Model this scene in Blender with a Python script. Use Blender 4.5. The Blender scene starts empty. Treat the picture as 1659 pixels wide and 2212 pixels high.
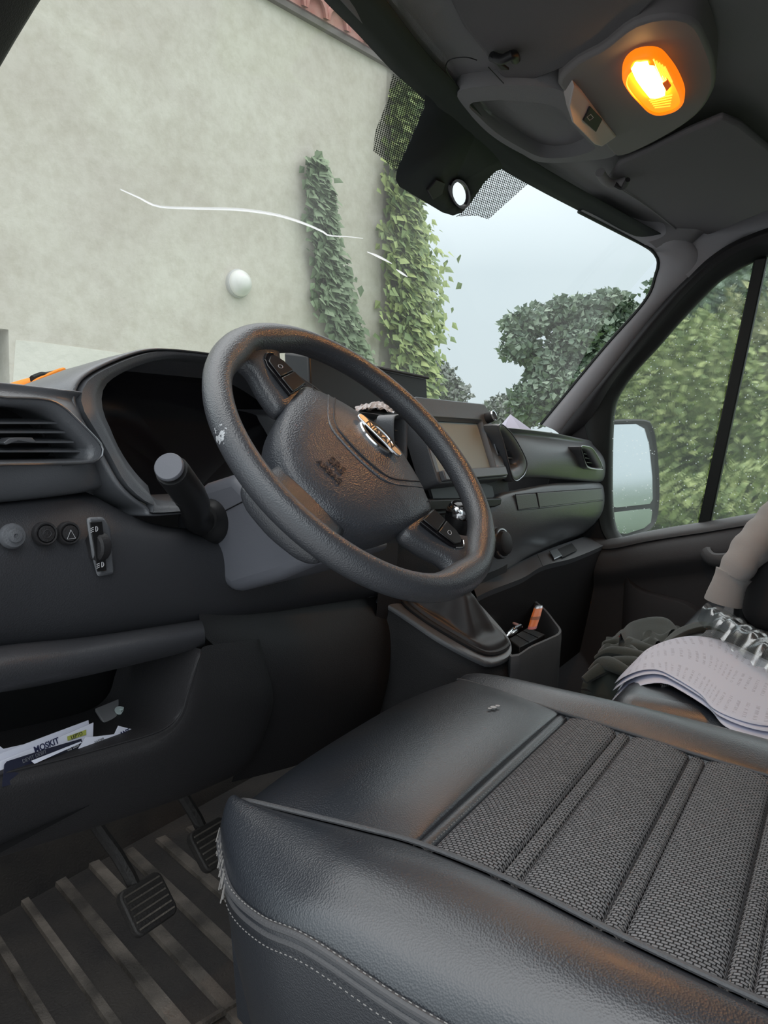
import bpy, bmesh, math, random
from mathutils import Vector, Matrix
from mathutils.bvhtree import BVHTree
from mathutils.geometry import intersect_line_plane

random.seed(7)
SC = bpy.context.scene
COL = SC.collection
# ------------------------------------------------------------------ camera, sky, exposure
Z0 = 0.76                      # eye height above the cab floor; heights below are given relative to it
FPX, CX, CY = 1640.0, 829.5, 1106.0
ROT = Matrix(((0.52681986, 0.0753706, -0.84662867),
              (-0.84945391, 0.08162471, -0.52131129),
              (0.02981428, 0.99380918, 0.10702537)))
cam_d = bpy.data.cameras.new('camera')
cam_d.sensor_fit = 'HORIZONTAL'; cam_d.sensor_width = 36.0
cam_d.lens = FPX / 1659.0 * 36.0
cam_d.clip_start = 0.02; cam_d.clip_end = 400
cam = bpy.data.objects.new('camera', cam_d)
cam.matrix_world = Matrix.Translation((0, 0, Z0)) @ ROT.to_4x4()
COL.objects.link(cam); SC.camera = cam

SC.view_settings.view_transform = 'Standard'
SC.view_settings.look = 'None'
SC.view_settings.gamma = 1.0
SC.view_settings.use_curve_mapping = False
SC.view_settings.exposure = 0.36
SC.cycles.use_denoising = True
SC.cycles.max_bounces = 10
SC.cycles.transparent_max_bounces = 24
SC.cycles.sample_clamp_indirect = 6.0

wd = bpy.data.worlds.new('overcast_sky'); SC.world = wd; wd.use_nodes = True
nt = wd.node_tree; nt.nodes.clear()
# overcast sky: brighter overhead than at the horizon, the same all the way round
tc = nt.nodes.new('ShaderNodeTexCoord'); sx = nt.nodes.new('ShaderNodeSeparateXYZ')
ramp = nt.nodes.new('ShaderNodeValToRGB'); bg = nt.nodes.new('ShaderNodeBackground'); wo = nt.nodes.new('ShaderNodeOutputWorld')
nt.links.new(tc.outputs['Generated'], sx.inputs[0]); nt.links.new(sx.outputs['Z'], ramp.inputs[0])
ramp.color_ramp.elements[0].position = 0.0; ramp.color_ramp.elements[0].color = (0.25, 0.29, 0.305, 1)
ramp.color_ramp.elements[1].position = 1.0; ramp.color_ramp.elements[1].color = (1.0, 1.0, 1.0, 1)
e = ramp.color_ramp.elements.new(0.20); e.color = (0.262, 0.307, 0.328, 1)
e = ramp.color_ramp.elements.new(0.45); e.color = (0.55, 0.60, 0.63, 1)
nt.links.new(ramp.outputs[0], bg.inputs['Color']); bg.inputs['Strength'].default_value = 2.1
nt.links.new(bg.outputs[0], wo.inputs[0])

# ------------------------------------------------------------------ helpers
def V(x, y, z): return Vector((x, y, z + Z0))
def W(u, v, x=None, y=None, z=None):
    """the point on a plane x=, y= or z= that is seen in the photograph at u, v"""
    d = ROT @ Vector(((u - CX) / FPX, -(v - CY) / FPX, -1.0))
    t = x / d.x if x is not None else (y / d.y if y is not None else z / d.z)
    return Vector((d.x * t, d.y * t, d.z * t + Z0))
def Wp(u, v, o, n):
    d = ROT @ Vector(((u - CX) / FPX, -(v - CY) / FPX, -1.0))
    c = Vector((0, 0, Z0)); t = (o - c).dot(n) / d.dot(n)
    return c + d * t
def Wray(u, v): return ROT @ Vector(((u - CX) / FPX, -(v - CY) / FPX, -1.0))

MW = {}
def empty(name, loc, label, cat, group=None, mat=None, kind=None):
    o = bpy.data.objects.new(name, None); COL.objects.link(o); o.empty_display_size = 0.05
    m = mat if mat is not None else Matrix.Translation(loc)
    o.matrix_world = m; MW[o] = m.copy()
    if label: o['label'] = label
    if cat: o['category'] = cat
    if group: o['group'] = group
    if kind: o['kind'] = kind
    return o
def tag(o, label=None, cat=None, group=None, kind=None):
    if label: o['label'] = label
    if cat: o['category'] = cat
    if group: o['group'] = group
    if kind: o['kind'] = kind
    return o
def add(name, vf, mat, parent=None, smooth=True, bevel=0.0, bseg=2, sub=0, solid=0.0, soff=0.0, label=None, local=False, angle=40, kind=None):
    vs, fs = vf
    if parent is not None and not local:
        root = parent
        inv = MW[root].inverted(); vs = [inv @ Vector(v) for v in vs]
    elif parent is None and not local:
        c = Vector((0, 0, 0))
        for v in vs: c += Vector(v)
        c /= max(1, len(vs)); c.z = min(v[2] for v in vs)
        vs = [Vector(v) - c for v in vs]
    me = bpy.data.meshes.new(name)
    me.from_pydata([tuple(v) for v in vs], [], fs)
    bm = bmesh.new(); bm.from_mesh(me)
    bmesh.ops.remove_doubles(bm, verts=bm.verts, dist=1e-6)
    bmesh.ops.recalc_face_normals(bm, faces=bm.faces); bm.to_mesh(me); bm.free()
    if isinstance(mat, (list, tuple)):
        for m in mat: me.materials.append(m)
    else: me.materials.append(mat)
    o = bpy.data.objects.new(name, me); COL.objects.link(o)
    if parent is not None:
        o.parent = parent; MW[o] = MW[parent]
    elif not local:
        o.location = c; MW[o] = Matrix.Translation(c)
    else: MW[o] = Matrix()
    if solid:
        m = o.modifiers.new('solid', 'SOLIDIFY'); m.thickness = solid; m.offset = soff
    if bevel:
        m = o.modifiers.new('bevel', 'BEVEL'); m.width = bevel; m.segments = bseg; m.limit_method = 'ANGLE'; m.angle_limit = math.radians(35)
    if sub:
        m = o.modifiers.new('sub', 'SUBSURF'); m.levels = sub; m.render_levels = sub
    if smooth:
        for p in me.polygons: p.use_smooth = True
        if not sub:
            try: me.set_sharp_from_angle(angle=math.radians(angle))
            except Exception: pass
    if label: o['label'] = label
    if kind: o['kind'] = kind
    return o
def child(name, vf, mat, parent, **k): return add(name, vf, mat, parent, **k)

def box(c, s, M=None):
    c = Vector(c); h = Vector(s) / 2
    vs = [Vector((sx_ * h.x, sy * h.y, sz * h.z)) for sx_ in (-1, 1) for sy in (-1, 1) for sz in (-1, 1)]
    if M is not None: vs = [M @ v for v in vs]
    vs = [v + c for v in vs]
    return vs, [(0, 1, 3, 2), (4, 6, 7, 5), (0, 4, 5, 1), (2, 3, 7, 6), (0, 2, 6, 4), (1, 5, 7, 3)]
def prism(pts, d):
    n = len(pts); d = Vector(d)
    vs = [Vector(p) for p in pts] + [Vector(p) + d for p in pts]
    fs = [tuple(range(n))[::-1], tuple(range(n, 2 * n))] + [(i, (i + 1) % n, n + (i + 1) % n, n + i) for i in range(n)]
    return vs, fs
def cr(pts, n, closed=False):
    pts = [Vector(p) for p in pts]; m = len(pts)
    if m == 2 and not closed: return [pts[0].lerp(pts[1], i / (n - 1)) for i in range(n)]
    segs = m if closed else m - 1
    g = lambda i: pts[i % m] if closed else pts[max(0, min(m - 1, i))]
    dense = []
    K = 12
    for s in range(segs):
        p0, p1, p2, p3 = g(s - 1), g(s), g(s + 1), g(s + 2)
        for k in range(K):
            t = k / K
            dense.append(0.5 * ((2 * p1) + (p2 - p0) * t + (2 * p0 - 5 * p1 + 4 * p2 - p3) * t * t + (3 * p1 - p0 - 3 * p2 + p3) * t ** 3))
    dense.append(g(0) if closed else pts[-1])
    L = [0.0]
    for a, b in zip(dense, dense[1:]): L.append(L[-1] + (b - a).length)
    out = []; j = 0; tot = L[-1]; cnt = n if closed else n - 1
    for i in range(n):
        t = tot * i / cnt
        while j < len(L) - 2 and L[j + 1] < t: j += 1
        f = (t - L[j]) / max(1e-12, L[j + 1] - L[j]); out.append(dense[j].lerp(dense[j + 1], min(1, max(0, f))))
    return out
def grid(rows, closed=False, cap=False):
    n = len(rows[0]); vs = [v for r in rows for v in r]; fs = []
    for i in range(len(rows) - 1):
        for j in range(n if closed else n - 1):
            k = (j + 1) % n
            fs.append((i * n + j, i * n + k, (i + 1) * n + k, (i + 1) * n + j))
    if cap:
        fs.append(tuple(range(n))); fs.append(tuple(range((len(rows) - 1) * n, len(rows) * n)))
    return vs, fs
def loft(rails, nu=40, per=6, closed=False, linear=False):
    rs = [cr(r, nu, closed) for r in rails]
    cols = []
    for j in range(nu):
        c = [r[j] for r in rs]
        if linear or len(c) == 2:
            o = []
            for a, b in zip(c, c[1:]): o += [a.lerp(b, k / per) for k in range(per)]
            o.append(c[-1]); cols.append(o)
        else:
            o = []; m = len(c)
            for s in range(m - 1):
                p0, p1, p2, p3 = c[max(0, s - 1)], c[s], c[s + 1], c[min(m - 1, s + 2)]
                for k in range(per):
                    t = k / per
                    o.append(0.5 * ((2 * p1) + (p2 - p0) * t + (2 * p0 - 5 * p1 + 4 * p2 - p3) * t * t + (3 * p1 - p0 - 3 * p2 + p3) * t ** 3))
            o.append(c[-1]); cols.append(o)
    rows = [[cols[j][i] for j in range(nu)] for i in range(len(cols[0]))]
    return grid(rows, closed)
def tube(pts, r, n=8, closed=False, flat=1.0):
    pts = [Vector(p) for p in pts]; m = len(pts); rows = []
    prev = None
    for i, p in enumerate(pts):
        if closed: t = pts[(i + 1) % m] - pts[i - 1]
        else: t = pts[min(m - 1, i + 1)] - pts[max(0, i - 1)]
        t.normalize()
        if prev is None:
            a = Vector((0, 0, 1)) if abs(t.z) < 0.9 else Vector((1, 0, 0))
            x = t.cross(a).normalized()
        else:
            x = (prev - t * prev.dot(t)).normalized()
        prev = x; y = t.cross(x)
        rr = r[i] if isinstance(r, (list, tuple)) else r
        rows.append([p + (x * math.cos(2 * math.pi * k / n) + y * math.sin(2 * math.pi * k / n) * flat) * rr for k in range(n)])
    if closed: rows.append(rows[0])
    return grid(rows, True, cap=not closed)
def frame_of(axis, up=None):
    a = Vector(axis).normalized()
    u = Vector(up) if up is not None else (Vector((0, 0, 1)) if abs(a.z) < 0.9 else Vector((1, 0, 0)))
    x = u.cross(a).normalized(); y = a.cross(x)
    return x, y, a
def lathe(prof, o, axis, n=28, up=None):
    o = Vector(o); x, y, a = frame_of(axis, up); rows = []
    for r, h in prof:
        r = max(r, 1e-5)
        rows.append([o + a * h + (x * math.cos(2 * math.pi * k / n) + y * math.sin(2 * math.pi * k / n)) * r for k in range(n)])
    return grid(rows, True, cap=True)
def join(*vfs):
    vs, fs = [], []
    for v, f in vfs:
        b = len(vs); vs += list(v); fs += [tuple(i + b for i in q) for q in f]
    return vs, fs
def rrect(w, h, r, n=5):
    out = []
    for cx_, cy_, a0 in ((w / 2 - r, h / 2 - r, 0), (-w / 2 + r, h / 2 - r, 90), (-w / 2 + r, -h / 2 + r, 180), (w / 2 - r, -h / 2 + r, 270)):
        for k in range(n + 1):
            a = math.radians(a0 + 90 * k / n); out.append((cx_ + r * math.cos(a), cy_ + r * math.sin(a)))
    return out
def ringband(outer, inner, d):
    """a frame between two closed loops of equal count, given thickness d"""
    d = Vector(d); n = len(outer)
    rows = [outer, [p + d for p in outer], [p + d for p in inner], inner, outer]
    return grid(rows, True)
def onto(p2, o, x, y): return [Vector(o) + Vector(x) * a + Vector(y) * b for a, b in p2]
def text(name, s, size, o, x, y, mat, parent, depth=0.0004, bold=False, align='CENTER', shear=0.0):
    cu = bpy.data.curves.new(name, 'FONT'); cu.body = s; cu.size = size; cu.align_x = align; cu.align_y = 'CENTER'
    cu.extrude = depth; cu.shear = shear
    if bold: cu.offset = size * 0.015
    t = bpy.data.objects.new(name, cu); COL.objects.link(t)
    bpy.context.view_layer.update()
    me = bpy.data.meshes.new_from_object(t.evaluated_get(bpy.context.evaluated_depsgraph_get()))
    bpy.data.objects.remove(t); bpy.data.curves.remove(cu)
    x = Vector(x).normalized(); y = Vector(y); y = (y - x * y.dot(x)).normalized(); z = x.cross(y)
    vs = [Vector(o) + x * v.co.x + y * v.co.y + z * v.co.z for v in me.vertices]
    fs = [tuple(p.vertices) for p in me.polygons]
    bpy.data.meshes.remove(me)
    return add(name, (vs, fs), mat, parent, smooth=False)

# ------------------------------------------------------------------ materials
MATS = {}
def principled(name, col, rough=0.5, metal=0.0, spec=0.5, coat=0.0, sheen=0.0):
    m = bpy.data.materials.new(name); m.use_nodes = True
    b = m.node_tree.nodes['Principled BSDF']
    b.inputs['Base Color'].default_value = (*col, 1); b.inputs['Roughness'].default_value = rough
    b.inputs['Metallic'].default_value = metal; b.inputs['Specular IOR Level'].default_value = spec
    b.inputs['Coat Weight'].default_value = coat; b.inputs['Coat Roughness'].default_value = 0.3; b.inputs['Sheen Weight'].default_value = sheen
    MATS[name] = m
    return m
def N(m, t, **k):
    n = m.node_tree.nodes.new('ShaderNode' + t)
    for a, b in k.items():
        if a in n.inputs: n.inputs[a].default_value = b
        else: setattr(n, a, b)
    return n
def LK(m, a, b): m.node_tree.links.new(a, b)
def grainy(m, scale=900, strength=0.25, kind='voronoi', dist=0.0006, col2=None, mixscale=60, stretch=None):
    b = m.node_tree.nodes['Principled BSDF']; tc_ = N(m, 'TexCoord'); mp = N(m, 'Mapping')
    LK(m, tc_.outputs['Object'], mp.inputs['Vector'])
    if stretch: mp.inputs['Scale'].default_value = stretch
    if kind == 'voronoi':
        t = N(m, 'TexVoronoi', Scale=scale); out = t.outputs['Distance']
    else:
        t = N(m, 'TexNoise', Scale=scale, Detail=4.0); out = t.outputs['Fac']
    LK(m, mp.outputs[0], t.inputs['Vector'])
    bp = N(m, 'Bump', Strength=strength, Distance=dist)
    LK(m, out, bp.inputs['Height']); LK(m, bp.outputs[0], b.inputs['Normal'])
    if col2:
        n2 = N(m, 'TexNoise', Scale=mixscale, Detail=5.0); LK(m, mp.outputs[0], n2.inputs['Vector'])
        r = N(m, 'ValToRGB'); r.color_ramp.elements[0].position = 0.38; r.color_ramp.elements[1].position = 0.68
        c = b.inputs['Base Color'].default_value[:]
        r.color_ramp.elements[0].color = c; r.color_ramp.elements[1].color = (*col2, 1)
        LK(m, n2.outputs['Fac'], r.inputs[0]); LK(m, r.outputs[0], b.inputs['Base Color'])
    return m
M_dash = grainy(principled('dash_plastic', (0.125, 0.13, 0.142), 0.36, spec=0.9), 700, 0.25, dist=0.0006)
M_dash_shaded = grainy(principled('dash_plastic_shaded', (0.045, 0.046, 0.052), 0.5, spec=0.5), 700, 0.3, dist=0.0007)  # same dash plastic, darkened to paint in the shade on lower panel and ledge
M_dark = grainy(principled('dark_plastic', (0.026, 0.025, 0.027), 0.55, spec=0.4), 700, 0.3, dist=0.0008)
M_black = principled('black_plastic', (0.012, 0.012, 0.013), 0.45)
M_gloss = principled('gloss_black', (0.008, 0.007, 0.009), 0.12)
M_col = grainy(principled('column_plastic', (0.155, 0.16, 0.185), 0.42, spec=0.6), 1400, 0.15, dist=0.0004)
M_wheel = grainy(principled('wheel_leather', (0.062, 0.065, 0.074), 0.35, spec=1.0), 640, 0.4, dist=0.0008)
M_pad = grainy(principled('airbag_cover', (0.062, 0.067, 0.08), 0.35, spec=1.0), 600, 0.45, dist=0.0009)
M_emb = principled('embossed', (0.03, 0.03, 0.036), 0.5)
M_chrome = principled('chrome', (0.82, 0.83, 0.85), 0.12, metal=1.0)
M_bar = principled('brushed_bar', (0.9, 0.9, 0.92), 0.32, metal=1.0)
M_btn = principled('button_black', (0.012, 0.011, 0.012), 0.28, spec=0.9)
M_satin = principled('satin_silver', (0.45, 0.46, 0.48), 0.3, metal=1.0)
M_head = grainy(principled('headliner_cloth', (0.26, 0.255, 0.26), 0.95, spec=0.1), 1100, 0.5, 'noise', dist=0.001)
M_headd = grainy(principled('headliner_dark', (0.16, 0.155, 0.158), 0.95, spec=0.1), 1100, 0.5, 'noise', dist=0.001)
M_pillar = grainy(principled('pillar_trim', (0.42, 0.415, 0.435), 0.75, spec=0.3), 1100, 0.3, 'noise', dist=0.0006)
M_white = principled('paper_white', (0.76, 0.78, 0.9), 0.7)
M_rubber = principled('seal_rubber', (0.012, 0.015, 0.014), 0.6)
M_frit = principled('frit_black', (0.012, 0.017, 0.017), 0.7)
M_seat = grainy(principled('seat_leatherette', (0.022, 0.026, 0.034), 0.36, spec=1.0, coat=0.55), 620, 0.30, dist=0.0010)
M_piping = grainy(principled('seat_piping', (0.09, 0.09, 0.095), 0.5), 500, 0.4)
M_thread = principled('grey_thread', (0.26, 0.25, 0.24), 0.8)
def weave():
    m = principled('seat_weave', (0.07, 0.072, 0.075), 0.6, spec=0.3); b = m.node_tree.nodes['Principled BSDF']
    t = N(m, 'TexCoord'); mp = N(m, 'Mapping'); mp.inputs['Rotation'].default_value = (0, 0, math.radians(90)); LK(m, t.outputs['Object'], mp.inputs[0])
    br = N(m, 'TexBrick', Scale=150.0); br.inputs['Color1'].default_value = (0.25, 0.25, 0.26, 1); br.inputs['Color2'].default_value = (0.18, 0.182, 0.19, 1)
    br.inputs['Mortar'].default_value = (0.012, 0.012, 0.014, 1); br.inputs['Mortar Size'].default_value = 0.09; br.inputs['Mortar Smooth'].default_value = 0.6
    br.inputs['Brick Width'].default_value = 0.75; br.inputs['Row Height'].default_value = 0.5
    LK(m, mp.outputs[0], br.inputs['Vector']); LK(m, br.outputs['Color'], b.inputs['Base Color'])
    bp = N(m, 'Bump', Strength=0.8, Distance=0.0012); bp.invert = True; LK(m, br.outputs['Fac'], bp.inputs['Height']); LK(m, bp.outputs[0], b.inputs['Normal'])
    return m
M_weave = weave()
def glass(name, tint, gloss=0.06, wet=False, haze=0.0):
    m = bpy.data.materials.new(name); m.use_nodes = True; n = m.node_tree; n.nodes.clear()
    out = N(m, 'OutputMaterial'); tr = N(m, 'BsdfTransparent'); tr.inputs[0].default_value = (*tint, 1)
    gl = N(m, 'BsdfGlossy'); gl.inputs['Roughness'].default_value = 0.03
    fr = N(m, 'LayerWeight'); pw = N(m, 'Math', operation='POWER'); pw.inputs[1].default_value = 5.0; LK(m, fr.outputs['Facing'], pw.inputs[0])
    fm = N(m, 'MapRange'); fm.inputs['To Min'].default_value = 0.025; fm.inputs['To Max'].default_value = 0.6; LK(m, pw.outputs[0], fm.inputs['Value'])
    mx = N(m, 'MixShader'); LK(m, fm.outputs[0], mx.inputs[0]); LK(m, tr.outputs[0], mx.inputs[1]); LK(m, gl.outputs[0], mx.inputs[2])
    last = mx.outputs[0]
    if wet:
        t = N(m, 'TexCoord')
        rf = N(m, 'BsdfRefraction'); rf.inputs['IOR'].default_value = 1.02; rf.inputs['Roughness'].default_value = 0.22; rf.inputs['Color'].default_value = (0.97, 0.99, 0.98, 1)
        m1 = N(m, 'MixShader'); m1.inputs[0].default_value = 0.55; LK(m, last, m1.inputs[1]); LK(m, rf.outputs[0], m1.inputs[2])
        vo = N(m, 'TexVoronoi', Scale=150.0); LK(m, t.outputs['Object'], vo.inputs['Vector'])
        no = N(m, 'TexNoise', Scale=9.0, Detail=3.0); LK(m, t.outputs['Object'], no.inputs['Vector'])
        mu = N(m, 'Math', operation='MULTIPLY'); mu.inputs[1].default_value = 0.42; LK(m, no.outputs['Fac'], mu.inputs[0])
        lt = N(m, 'Math', operation='LESS_THAN'); LK(m, vo.outputs['Distance'], lt.inputs[0]); LK(m, mu.outputs[0], lt.inputs[1])
        wn = N(m, 'TexWhiteNoise'); LK(m, vo.outputs['Color'], wn.inputs['Vector'])
        gt = N(m, 'Math', operation='GREATER_THAN'); gt.inputs[1].default_value = 0.72; LK(m, wn.outputs['Value'], gt.inputs[0])
        an = N(m, 'Math', operation='MULTIPLY'); LK(m, lt.outputs[0], an.inputs[0]); LK(m, gt.outputs[0], an.inputs[1])
        sc_ = N(m, 'Math', operation='MULTIPLY_ADD'); sc_.inputs[1].default_value = 0.5; sc_.inputs[2].default_value = 0.07; LK(m, an.outputs[0], sc_.inputs[0])
        tl = N(m, 'BsdfTranslucent'); tl.inputs[0].default_value = (0.9, 0.95, 0.95, 1)
        m2 = N(m, 'MixShader'); LK(m, sc_.outputs[0], m2.inputs[0]); LK(m, m1.outputs[0], m2.inputs[1]); LK(m, tl.outputs[0], m2.inputs[2])
        last = m2.outputs[0]
    if haze:
        t = N(m, 'TexCoord'); no = N(m, 'TexNoise', Scale=5.0, Detail=6.0); LK(m, t.outputs['Object'], no.inputs['Vector'])
        r = N(m, 'MapRange'); r.inputs['From Min'].default_value = 0.35; r.inputs['From Max'].default_value = 0.75; r.inputs['To Min'].default_value = haze * 0.4; r.inputs['To Max'].default_value = haze
        LK(m, no.outputs['Fac'], r.inputs['Value'])
        tl = N(m, 'BsdfTranslucent'); tl.inputs[0].default_value = (0.88, 0.89, 0.87, 1)
        m3 = N(m, 'MixShader'); LK(m, r.outputs[0], m3.inputs[0]); LK(m, last, m3.inputs[1]); LK(m, tl.outputs[0], m3.inputs[2]); last = m3.outputs[0]
    LK(m, last, out.inputs[0]); MATS[name] = m
    return m
M_wind = glass('windscreen_glass', (0.955, 0.965, 0.955), haze=0.07)
M_wet = glass('wet_side_glass', (0.93, 0.97, 0.95), wet=True)
def dots(name, scale, thr):
    m = bpy.data.materials.new(name); m.use_nodes = True; n = m.node_tree; n.nodes.clear()
    out = N(m, 'OutputMaterial'); tr = N(m, 'BsdfTransparent'); b = N(m, 'BsdfPrincipled'); b.inputs['Base Color'].default_value = (0.012, 0.017, 0.017, 1)
    t = N(m, 'UVMap'); mp = N(m, 'Mapping'); mp.inputs['Rotation'].default_value = (0, 0, math.radians(45)); mp.inputs['Scale'].default_value = (scale, scale, scale); LK(m, t.outputs[0], mp.inputs[0])
    vo = N(m, 'TexVoronoi', Scale=1.0, Randomness=0.0); vo.voronoi_dimensions = '2D'; LK(m, mp.outputs[0], vo.inputs['Vector'])
    lt = N(m, 'Math', operation='LESS_THAN'); lt.inputs[1].default_value = thr; LK(m, vo.outputs['Distance'], lt.inputs[0])
    mx = N(m, 'MixShader'); LK(m, lt.outputs[0], mx.inputs[0]); LK(m, tr.outputs[0], mx.inputs[1]); LK(m, b.outputs[0], mx.inputs[2]); LK(m, mx.outputs[0], out.inputs[0])
    return m
M_dots = dots('frit_dots', 215.0, 0.42)
def emis(name, col, s):
    m = bpy.data.materials.new(name); m.use_nodes = True; b = m.node_tree.nodes['Principled BSDF']
    b.inputs['Base Color'].default_value = (*col, 1); b.inputs['Emission Color'].default_value = (*col, 1); b.inputs['Emission Strength'].default_value = s
    return m
M_mat = grainy(principled('rubber_floor_mat', (0.026, 0.024, 0.024), 0.6), 260, 0.6, 'noise', dist=0.002, col2=(0.055, 0.048, 0.042), mixscale=9)
M_rib = grainy(principled('mat_rib_dusty', (0.06, 0.054, 0.047), 0.5), 300, 0.8, 'noise', dist=0.002, col2=(0.24, 0.21, 0.18), mixscale=14)
M_door = grainy(principled('door_plastic', (0.075, 0.073, 0.078), 0.6, spec=0.35), 700, 0.3, dist=0.0008)
M_sill = grainy(principled('sill_plastic', (0.11, 0.11, 0.115), 0.5), 700, 0.3, dist=0.0008)

# ------------------------------------------------------------------ cab shell
HEAD = [V(.36, .36, .37), V(.50, .43, .405), V(.68, .511, .446), V(.85, .556, .475), V(1.05, .593, .495), V(1.2, .606, .497), V(1.35, .606, .491), V(1.65, .548, .481), V(1.88, .452, .449)]
APR = [W(1423, 566, x=1.925), W(1395, 645, x=1.945), W(1300, 755, x=1.96), W(1170, 915, x=1.965)]
APL = [V(.36, .43, .365), V(.335, .52, .27), V(.315, .60, .17), V(.30, .74, .02)]
# windscreen surface
def ws(s, t):
    h = cr(HEAD, 41)[int(round(s * 40))]
    return h
HD = cr(HEAD, 41)
BASE = cr([V(.27, .78, -.03), V(.6, 1.02, -.06), V(1.14, 1.16, -.06), V(1.66, 1.03, -.06), V(2.0, .76, -.03)], 41)
rows = []
for i in range(25):
    t = -0.10 + 1.10 * i / 24
    r = []
    for j in range(41):
        p = HD[j].lerp(BASE[j], t)
        b = math.sin(math.pi * max(0, min(1, t))) * 0.03
        p = p + Vector((0, b, b * 0.9))
        if t < 0: p.z = HD[j].z - t * 0.25
        # spread the sides outward under the pillar trims
        k = (j - 20) / 20.0
        p.x += k ** 3 * 0.04 + k ** 9 * 0.08
        r.append(p)
    rows.append(r)
WS = grid(rows)
WBVH = BVHTree.FromPolygons([tuple(v) for v in WS[0]], WS[1])
def on_ws(u, v, off=0.004):
    d = Wray(u, v).normalized(); hit = WBVH.ray_cast(Vector((0, 0, Z0)), d)
    if hit[0] is None: return Vector((0, 0, Z0)) + d * 1.2
    return hit[0] - d * off
ws_o = empty('window_1', V(1.14, .9, -.06), 'wide curved windscreen with black printed border and a long thin crack', None, kind='structure')
child('glass_pane', WS, M_wind, ws_o)
# printed black border along the roof edge
hbp = [(655, -60), (700, 0), (770, 70), (850, 155), (920, 218), (1000, 300), (1076, 360), (1160, 408), (1250, 455), (1340, 502), (1395, 530)]
hb = [on_ws(u, v, 0.003) for u, v in hbp]
hb2 = [p + Vector((0, -.05, .013)) for p in hb]
child('printed_border', loft([hb, hb2], 90, 3), M_frit, ws_o, solid=0.0015)
# black camera shroud patch with the sensor window
shr = [(918, 190), (917, 232), (905, 262), (880, 320), (857, 368), (855, 388), (862, 402), (900, 425), (955, 458), (978, 465), (998, 458), (1015, 440), (1046, 393), (1070, 370), (1090, 360), (1105, 362), (1128, 372), (1100, 330), (1040, 265), (1000, 225)]
def uvpatch(px, off, depth=0.0):
    return [on_ws(u, v, off) for u, v in px]
def patch_mesh(px, off, hole=None):
    """flat print on the glass, triangulated so that it follows the curve"""
    bm = bmesh.new(); vs = [bm.verts.new(p) for p in uvpatch(px, off)]
    es = [bm.edges.new((vs[i], vs[(i + 1) % len(vs)])) for i in range(len(vs))]
    if hole:
        hs = [bm.verts.new(p) for p in uvpatch(hole, off)]
        es += [bm.edges.new((hs[i], hs[(i + 1) % len(hs)])) for i in range(len(hs))]
    bmesh.ops.triangle_fill(bm, use_beauty=True, edges=es)
    bm.verts.index_update()
    out = ([v.co.copy() for v in bm.verts], [tuple(v.index for v in f.verts) for f in bm.faces]); bm.free()
    return out
hole = [(989 + 21 * math.cos(a) * 0.75 + 8 * math.sin(a), 418 + 26 * math.sin(a) - 5 * math.cos(a)) for a in [2 * math.pi * k / 20 for k in range(20)]]
child('sensor_print', patch_mesh(shr, 0.0045, hole), M_frit, ws_o, solid=0.002, label='black printed camera patch with round clear opening')
hr = uvpatch(hole, 0.006); hc = sum(hr, Vector()) / len(hr)
child('sensor_ring', ringband([hc + (p - hc) * 1.22 for p in hr], hr, Vector((0, -.006, -.002))), M_gloss, ws_o)
br_ = [on_ws(u, v, .006) for u, v in ((918, 408), (938, 385), (956, 392), (950, 415), (930, 428))]
child('sensor_bracket', prism(br_, (0, -.006, -.004)), M_black, ws_o, bevel=0.001)
def dotpatch(name, px):
    o = child(name, patch_mesh(px, 0.003), M_dots, ws_o, smooth=False)
    uv = o.data.uv_layers.new(name='UVMap')
    for l in o.data.loops:
        c = o.data.vertices[l.vertex_index].co; uv.data[l.index].uv = (c.x, c.y * 0.8 + -c.z * 0.6)
dotpatch('printed_dots', [(847, 158), (918, 205), (916, 236), (880, 322), (858, 372), (830, 345), (805, 325), (812, 280), (838, 215)])
dotpatch('printed_dots', [(1090, 358), (1150, 392), (1135, 402), (1055, 474), (1030, 466), (985, 468), (1010, 448), (1046, 394), (1072, 370)])
# the crack: it scatters the daylight that comes through the glass
M_crack = bpy.data.materials.new('crack_white'); M_crack.use_nodes = True; M_crack.node_tree.nodes.clear()
_o = N(M_crack, 'OutputMaterial'); _t = N(M_crack, 'BsdfTranslucent'); _t.inputs[0].default_value = (1, 1, 1, 1); _g = N(M_crack, 'BsdfTransparent'); _g.inputs[0].default_value = (1, 1, 1, 1)
_m = N(M_crack, 'MixShader'); _m.inputs[0].default_value = .15; LK(M_crack, _t.outputs[0], _m.inputs[1]); LK(M_crack, _g.outputs[0], _m.inputs[2]); LK(M_crack, _m.outputs[0], _o.inputs[0])
for seg in ([(260, 409), (300, 427), (343, 446), (420, 450), (520, 453), (600, 465), (660, 484), (698, 501), (712, 509), (750, 511), (784, 515)], [(793, 544), (815, 553), (846, 569)], [(856, 582), (880, 598)]):
    pts = cr([on_ws(u, v, 0.002) for u, v in seg], 40)
    n_ = len(pts)
    child('crack', tube(pts, [0.0016 * (0.4 + math.sin(math.pi * i / (n_ - 1))) for i in range(n_)], 6), M_crack, ws_o, label='thin white crack in the glass')

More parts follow.
